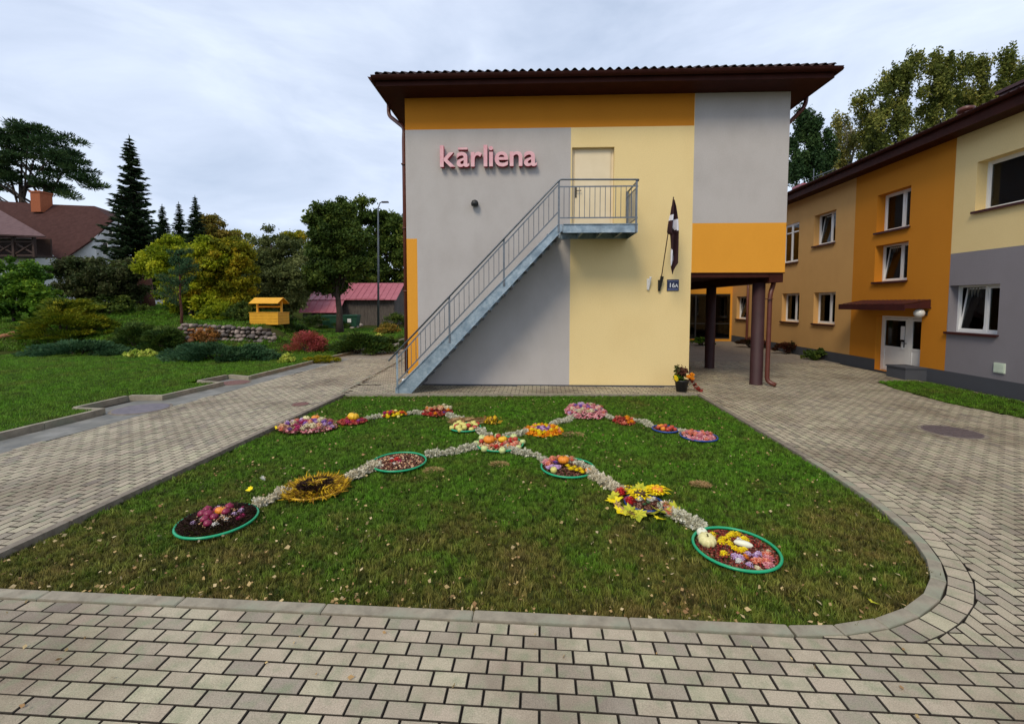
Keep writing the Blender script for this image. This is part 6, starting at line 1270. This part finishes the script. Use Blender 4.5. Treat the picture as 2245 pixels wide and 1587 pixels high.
# 6 mixed hoop
P = Patch((1187, 1027), (1303, 1032), .06); P.hoop('hoopg', 'green plastic hoop below and right of the centre'); P.fill('dark_mix', 'dark seeds and leaves under the flowers of the mixed hoop', 'chest', 600, .035, 0, .92, hgt=.035); P.bloom(6, .065, ['coral', 'pink'], 'dahlia', 'coral dahlia at the left of the mixed hoop', 'coral dahlias in the mixed hoop', at_=[(-.8, .3), (-.55, .6), (-.3, .75), (-.7, .0), (-.1, .6), (.2, .55)]); P.bloom(2, .055, ['cream'], 'pom', 'cream flower at the top of the mixed hoop', 'cream flowers in the mixed hoop', at_=[(.0, .85), (-.2, .9)]); P.fruit(1, .065, 'pumpo', 'pumpkin', 'round orange pumpkin in the mixed hoop', None, at_=[(-.15, .18)]); P.bloom(4, .05, ['lilac', 'purple'], 'daisy', 'lilac flower at the left of the mixed hoop', 'lilac flowers in the mixed hoop', at_=[(-.6, -.15), (-.45, .2), (-.4, -.3), (-.75, -.25)]); P.fruit(1, .045, 'app_y', 'apple', 'pale yellow apple low in the mixed hoop', None, at_=[(-.55, -.6)]); P.bloom(6, .05, ['yellow'], 'daisy', 'yellow flower at the lower right of the mixed hoop', 'yellow flowers in the mixed hoop', at_=[(.1, -.45), (.3, -.5), (.45, -.4), (.25, -.25), (.5, -.6), (.0, -.2)]); P.fruit(1, .04, 'pumpo', 'pumpkin', 'tiny orange pumpkin at the lower right rim of the mixed hoop', None, at_=[(.72, -.5)])
# 7 sunflower bed
P = Patch((1345, 1098), (1482, 1120), .05); P.hoop('hoopb', 'blue plastic hoop half hidden under maple leaves', .62); P.fill('dark_berries', 'dark berries in the lower middle of the sunflower bed', 'chest', 650, .03, 0, .55, hgt=.04); P.leaves(20, .095, ['lime', 'yellow', 'lime'], 'yellow-green maple leaf spread round the sunflower bed', 'maple leaves round the sunflower bed', .7, 1.15); P.leaves(4, .085, ['tanleaf'], 'brown curled leaf round the sunflower bed', 'brown leaves round the sunflower bed', .8, 1.25, .7)
def sunflower(loc, s, label, inner=None):
    root = empty('sunflower', loc, 0, label, 'flower'); o = link('petals', me_of(('b', 'yellow', 'daisy', 1), lambda: mk_bloom('yellow', 'daisy', 6)), root); o.scale = (s, s, s*.7); a = MB(); a.lathe([(.42*s, .0), (.42*s, .20*s), (.3*s, .30*s), (.05*s, .27*s)], n=14); a.build('seed_disc', inner or M['sunc'], root, True)
c7 = P.c
sunflower((c7.x-.02, c7.y+.10, GZ+.07), .155, 'yellow sunflower with dark centre, left of the pair'); sunflower((c7.x+.19, c7.y+.20, GZ+.08), .15, 'yellow sunflower with orange centre, right of the pair', M['pumpo']); sunflower((c7.x-.10, c7.y+.34, GZ+.04), .08, 'small yellow sunflower above the pair')
P.bloom(2, .075, ['red'], 'dahlia', 'bright red dahlia left of the sunflowers', 'red dahlias left of the sunflowers', at_=[(-.62, .68), (-.5, -.15)]); P.bloom(3, .065, ['coral'], 'dahlia', 'coral flower right of the berries', 'coral flowers right of the berries', at_=[(.62, -.3), (.72, -.5), (.66, -.68)]); P.bloom(3, .045, ['white'], 'pom', 'white flower below the sunflowers', 'white flowers below the sunflowers', at_=[(-.15, .0), (.22, .05), (.35, .1)]); P.bloom(4, .035, ['leafg'], 'daisy', 'grey-green succulent rosette beside the berries', 'succulents beside the berries', at_=[(.1, -.15), (.45, -.2), (-.05, -.3), (.0, .1)])
# 8 nearest right hoop
P = Patch((1520, 1184), (1714, 1236), .03); P.hoop('hoopg', 'bright green plastic hoop nearest on the right, full of yellow flowers'); P.fill('chestnut_bed', 'dark chestnuts and red berries inside the nearest right hoop', 'chest', 1700, .026, 0, .93, hgt=.03); P.fill('red_berries', 'red hips scattered in the nearest right hoop', 'berry', 700, .022, .2, .93, hgt=.045)
P.fruit(1, .068, 'squash', 'pumpkin', 'round cream squash at the left rim of the nearest right hoop', None, at_=[(-.66, .12)]); P.fruit(1, .05, 'marrow', 'apple', 'white gourd behind the cream squash', None, at_=[(-.62, .58)], name='gourd'); P.fruit(1, .033, 'marrow', 'marrow', 'long white marrow lying in the nearest right hoop', None, at_=[(.22, .06)], rz=-.35, tilt=.05)
P.bloom(13, .046, ['yellow'], 'pom', 'yellow chrysanthemum head in the nearest right hoop', 'yellow chrysanthemums in the right hoop', at_=[(-.3, .15), (-.2, .3), (-.1, .12), (-.35, .55), (.1, .5), (.2, .62), (.32, .62), (-.05, -.12), (.05, -.2), (.15, -.15), (.38, .36), (-.42, -.35), (-.05, .38)]); P.bloom(2, .04, ['white'], 'pom', 'white daisy ring beside the marrow', 'white daisies in the right hoop', at_=[(.22, .32), (-.18, -.62)]); P.bloom(6, .042, ['lilac'], 'pom', 'lilac flower head in the nearest right hoop', 'lilac flowers in the right hoop', at_=[(-.1, -.5), (.15, -.35), (.3, -.42), (.0, -.75), (.42, -.3), (-.2, -.45)]); P.bloom(7, .045, ['coral', 'pink'], 'dahlia', 'coral chrysanthemum at the lower right inside the nearest hoop', 'coral chrysanthemums in the right hoop', at_=[(.3, -.6), (.45, -.6), (.55, -.5), (.4, -.75), (.2, -.6), (.6, -.35), (.5, -.72)]); P.bloom(2, .03, ['cream'], 'daisy', 'small cream flower at the rim of the nearest hoop', 'cream flowers in the right hoop', at_=[(.75, -.1), (.15, -.85)]); P.bloom(1, .034, ['orange'], 'pom', 'single orange flower among the lilac ones in the nearest hoop', None, at_=[(.05, -.45)])
# 9 pink mound
P = Patch((1238, 905), (1331, 908), .13, ry=1.25); P.fill('hydrangea_mound', 'dusty pink petals heaped as a mound at the upper right', 'pink', 900, .05, 0, 1, hgt=.12); P.bloom(34, .055, ['pink', 'lilac', 'coral', 'pink'], 'pom', 'dusty pink flower head on the upper right mound', 'pink flowers on the mound', 0, .98, gap=1.2); P.bloom(10, .05, ['purple'], 'daisy', 'purple aster on the upper right mound', 'purple asters on the mound', 0, .8, gap=1.1); P.bloom(9, .06, ['cream'], 'pom', 'cream flower at the front of the pink mound', 'cream flowers on the mound', at_=[(-.55, -.5), (-.4, -.7), (-.2, -.55), (-.65, -.2), (0, -.8), (.2, -.7), (.45, -.5), (.3, .6), (.6, -.1)])
# 10-12 small ones to the right
P = Patch((1345, 922), (1392, 929), .05, ry=1.3); P.fill('leaf_bed', 'dark red leaves under the small red and orange patch', 'berry', 300, .04, 0, 1); P.bloom(10, .045, ['red', 'orange', 'coral'], 'dahlia', 'red or orange flower in the small patch right of the mound', 'flowers of the small red patch', 0, .95, gap=1.2)
P = Patch((1430, 941), (1487, 948), .03, ry=1.0); P.hoop('hoopb', 'small blue hoop holding apples'); P.fill('dark_leaf_bed', 'dark leaves under the apples in the small blue hoop', 'chest', 260, .035, 0, .95); P.fruit(7, .036, 'app_r', 'apple', 'reddish apple in the small blue hoop', 'apples in the small blue hoop', 0, .8); P.fruit(3, .036, 'pumpo', 'apple', 'orange apple in the small blue hoop', 'orange apples in the small blue hoop', 0, .8); P.bloom(2, .04, ['lime'], 'pom', 'lime-green flower behind the apples of the blue hoop', 'lime flowers at the blue hoop', at_=[(.1, .9), (.25, .85)])
P = Patch((1492, 954), (1573, 967), .06); P.hoop('hoopb', 'blue hoop of pink dahlias at the far right end of the design'); P.fill('pink_petals', 'dusty pink petals inside the far right blue hoop', 'pink', 350, .04, 0, .9); P.bloom(20, .05, ['coral', 'pink'], 'dahlia', 'pink dahlia in the far right blue hoop', 'pink dahlias in the blue hoop', 0, .9, gap=1.2)
# left arm
P = Patch((607, 945), (742, 932), .09, ry=.75); P.fill('aster_mat', 'mixed pink and brown petals under the big left bouquet', 'pink', 500, .05, 0, 1, hgt=.05); P.fill('brown_mat', 'brown leaves under the big left bouquet', 'chest', 500, .05, 0, 1.05, hgt=.05); P.bloom(24, .06, ['purple', 'lilac', 'magenta'], 'pom', 'purple aster in the big left bouquet', 'purple asters at the left end', 0, 1, gap=1.2); P.bloom(16, .07, ['peach', 'cream', 'coral'], 'dahlia', 'peach chrysanthemum in the big left bouquet', 'peach chrysanthemums at the left end', 0, 1, gap=1.1); P.bloom(4, .05, ['pink'], 'pom', 'pink flower at the tip of the left bouquet', 'pink flowers at the left tip', .7, 1, gap=1); P.fruit(1, .06, 'squash', 'pumpkin', 'pale squash at the back of the left bouquet', None, at_=[(-.35, .5)]); P.fruit(1, .065, 'pumpo', 'pumpkin', 'small orange pumpkin at the back of the left bouquet', None, at_=[(-.05, .6)]); P.leaves(3, .06, ['yellow', 'tanleaf'], 'yellow leaf lying below the left bouquet', 'leaves below the left bouquet', 1.0, 1.25)
P.fill('straw_tuft', 'dry straw stalks behind the left bouquet', 'tanleaf', 160, .16, .7, 1.0, spiky=1, aspect=.06)
P = Patch((742, 926), (803, 924), .03, ry=.9); P.fill('red_leaf_mat', 'dark red leaves under the yellow pumpkin', 'berry', 420, .05, 0, 1.05, hgt=.035); P.fruit(1, .095, 'pump', 'pumpkin', 'big bright yellow pumpkin in the left arm', None, at_=[(.02, .15)]); P.bloom(9, .045, ['red', 'magenta', 'purple'], 'dahlia', 'red or purple flower round the yellow pumpkin', 'flowers round the yellow pumpkin', .55, 1, gap=1.2)
P = Patch((837, 915), (891, 908), .05, ry=.9); P.bloom(15, .045, ['orange', 'orange', 'yellow'], 'pom', 'orange marigold in the short orange row', 'marigolds in the orange row', 0, 1, gap=1.15); P.bloom(9, .045, ['red', 'magenta'], 'dahlia', 'red flower in the short orange row', 'red flowers in the orange row', 0, 1, gap=1.05); P.fruit(4, .03, 'app_y', 'apple', 'small yellow apple at the front of the orange row', 'apples at the orange row', .7, 1)
P = Patch((924, 906), (993, 904), .08, ry=1.1); P.fill('brown_red_mat', 'brown and red leaves under the peach flowers', 'berry', 420, .05, 0, 1, hgt=.05); P.bloom(9, .065, ['peach', 'cream'], 'dahlia', 'peach dahlia in the bouquet near the building', 'peach dahlias near the building', 0, .9, gap=1.1); P.bloom(7, .05, ['red', 'orange'], 'pom', 'red flower in the bouquet near the building', 'red flowers near the building', 0, 1, gap=1.05); P.bloom(3, .045, ['purple'], 'daisy', 'purple flower at the front of the bouquet near the building', 'purple flowers near the building', .3, .9, gap=1)
P = Patch((990, 938), (1052, 943), .03, ry=1.0); P.hoop('hoopg', 'pale green hoop under the yellow apples'); P.fruit(13, .05, 'app_y', 'apple', 'yellow apple heaped left above the centre', 'yellow apples above the centre', 0, .95, gap=1.5); P.fruit(5, .048, 'app_r', 'apple', 'red apple heaped left above the centre', 'red apples above the centre', 0, .95, gap=1.4); P.fill('leaf_mix', 'brown leaves under the apple heap', 'chest', 260, .04, 0, .95)
t = Vector(G(1035, 930, GZ)); CS = empty('corn_sheaf', (t.x, t.y, GZ), .15, 'tan sheaf of dry stalks behind the yellow apples', 'sheaf', None); Ps = []; n = 240
P_ = np.stack([RNG.uniform(-.35, .3, n), RNG.normal(size=n)*.035+.07, .02+RNG.random(n)*.07], 1); V, Fc, T = leafquads(P_, .22, RNG.random(n), .06, dirs=np.tile([1.0, .1, .05], (n, 1))); npmesh('stalk_bundle', V, Fc, PM['tanleaf'], CS, T); P_ = np.stack([.34+RNG.normal(size=180)*.06, .02+RNG.normal(size=180)*.05, .03+RNG.random(180)*.08], 1); V, Fc, T = leafquads(P_, .07, RNG.random(180), .5); npmesh('ear_bundle', V, Fc, PM['straw'], CS, T)
# things lying about on the grass
def gz(px, py): v = G(px, py, GZ); return (v[0], v[1], GZ+.03)
put('maple_leaf', me_of(('l', 'yellow', 0), lambda: mk_leaf('yellow', 0)), gz(549, 1078), .05, 'single yellow leaf on the grass left of the yellow fern ring', 'leaf', None)
put('paper_scrap', me_of(('l', 'white', 1), lambda: mk_leaf('white', 1)), gz(577, 1055), .05, 'crumpled whitish scrap on the grass above the yellow leaf', 'scrap', None, 1.2)
put('maple_leaf', me_of(('l', 'lime', 2), lambda: mk_leaf('lime', 2)), gz(1915, 1330), .045, 'lime-green leaf by the rounded kerb at the lower right', 'leaf', None)
for i, (x, y) in enumerate(((1535, 1069), (1257, 957), (950, 1037), (1095, 1024))):
    P = Patch((x-24, y), (x+24, y), .006, ry=.75); P.fill('dead_grass_patch', ['bare brown spot in the grass right of the sunflower bed', 'bare spot right of the marigold disc', 'bare spot right of the chestnut hoop', 'bare spot below the centre'][i], 'tanleaf', 700 if i == 0 else 300, .035, 0, 1, spiky=1, aspect=.1, cat='bare patch', hgt=.035)
n = 1500; X = RNG.uniform(-4.4, 3.5, n); Y_ = 2.88+RNG.random(n)**2.0*6.8; keep = np.array([inpoly((x, y), LAWN) for x, y in zip(X, Y_)]); X, Y_ = X[keep], Y_[keep]
nz = RNG.normal(size=(len(X), 3))*.35+np.array([0, 0, 0]); a_ = RNG.random(len(X))*6.28; V, Fc, T = leafquads(np.stack([X, Y_, GZ+.012+RNG.random(len(X))*.02], 1), .029, RNG.random(len(X)), .7, dirs=np.stack([np.cos(a_), np.sin(a_), RNG.uniform(-.3, .3, len(X))], 1)); tag(npmesh('fallen_leaves', V, Fc, leafmat('fallen_birch_leaves', [(.30, .17, .08), (.42, .27, .12), (.55, .40, .18), (.62, .5, .3)], trans=.2), None, T), 'small tan birch leaves scattered over the lawn', 'leaves', kind='stuff')
n = 60; X = RNG.uniform(-4, 4, n); Y_ = RNG.uniform(1.6, 2.75, n); a_ = RNG.random(n)*6.28; V, Fc, T = leafquads(np.stack([X, Y_, np.full(n, .012)], 1), .026, RNG.random(n), .6, dirs=np.stack([np.cos(a_), np.sin(a_), a_*0], 1)); tag(npmesh('fallen_leaves', V, Fc, bpy.data.materials['fallen_birch_leaves'], None, T), 'few dry leaf bits on the near pavers', 'leaves', kind='stuff')
# manhole covers
for (x, y, r, m, lb, nm) in ((-7.93, 8.12, .48, 'concgrey', 'large smooth lilac-grey round cover in the first kerb recess of the driveway', 'manhole_cover'), (-8.08, 10.98, .38, 'redcover', 'reddish round cover in the far kerb recess of the driveway', 'manhole_cover'), (-4.98, 8.7, .17, 'redcover', 'small dark valve cover beside the lawn kerb', 'valve_cover')):
    a = MB(); a.lathe([(r*1.04, -.04), (r*1.04, .006), (r*.98, .008)], n=36); t = empty(nm, (x, y, 0), 0, lb, 'cover'); a.build('frame', M['kerbdark'], t); a = MB(); a.lathe([(r*.94, -.02), (r*.94, .012), (r*.9, .016)], n=36); a.build('lid', M[m], t)
c = G(2086, 947); t = empty('manhole_cover', (c[0], c[1], 0), 0, 'rusty cast iron manhole cover in the right courtyard', 'cover'); a = MB(); a.lathe([(.42, -.03), (.42, .006), (.40, .008)], n=36); a.build('frame', M['kerbdark'], t); a = MB(); a.lathe([(.37, -.02), (.37, .011), (.36, .013)], n=36)
for i in range(-3, 4): w_ = math.sqrt(max(0, .34**2-(i*.09)**2)); a.box(-w_, w_, i*.09-.015, i*.09+.015, .013, .020)
a.build('lid', M['iron'], t)
# flower pot by the corner
c = G(1494, 858); t = empty('flower_pot', (c[0], c[1], 0), 0, 'dark pot of autumn flowers at the right corner of the yellow wall', 'flower pot'); a = MB(); a.lathe([(.12, 0), (.155, .24), (.17, .25), (.17, .28), (.14, .28), (.13, .22)], n=20); a.build('pot', M['black'], t, True)
for nm, mt_, cx_, cz, R, n in (('coleus_leaves', PM['chest'], 0, .46, .17, 330), ('green_leaves', LM['bright'], -.02, .34, .19, 260), ('dark_leaves', LM['purple'], -.05, .52, .13, 160)):
    crown_mesh(nm, [(cx_+random.uniform(-.08, .08), random.uniform(-.07, .07), cz+random.uniform(-.06, .06), R*.6, R*.6, R*.5) for _ in range(6)], n, .06, mt_, t, .7, .3)
for k in range(13):
    side = k % 4 == 0; o = link('bloom', me_of(('b', 'yellow' if side else 'orange', 'pom', k % 3), lambda: mk_bloom('yellow' if side else 'orange', 'pom', 7)), t); o.location = (-.19+random.uniform(-.03, .03) if side else .16+random.uniform(-.05, .07), -.13+random.uniform(-.04, .06), .36+random.uniform(-.06, .08)); o.scale = (.05,)*3; o.rotation_euler = (random.uniform(.5, 1.3), random.uniform(-.6, .6), 0)
c = G(1690, 1086, GZ); t = empty('green_sprig', (c[0], c[1], GZ), 0, 'thin green sprig lying on the grass right of the sunflower bed', 'sprig'); a = MB(); a.tube([(0, 0, .05), (.08, -.03, .06), (.16, -.05, .05)], .006, 5); a.build('stem', LM['bright'], t); crown_mesh('sprig_leaves', [(0, 0, .06, .04, .03, .015)], 16, .05, LM['bright'], t, .5, .2)
c2 = G(1512, 858); t2 = empty('dark_red_plant', (c2[0], c2[1], 0), 0, 'dark red trailing foliage on the ground right of the flower pot', 'plant'); crown_mesh('foliage', [(x*.06, .02*(x % 2), .03+.30*max(0, 1-x*.28), .07, .07, .05) for x in range(0, 5)], 260, .05, PM['berry'], t2, .5, .2)
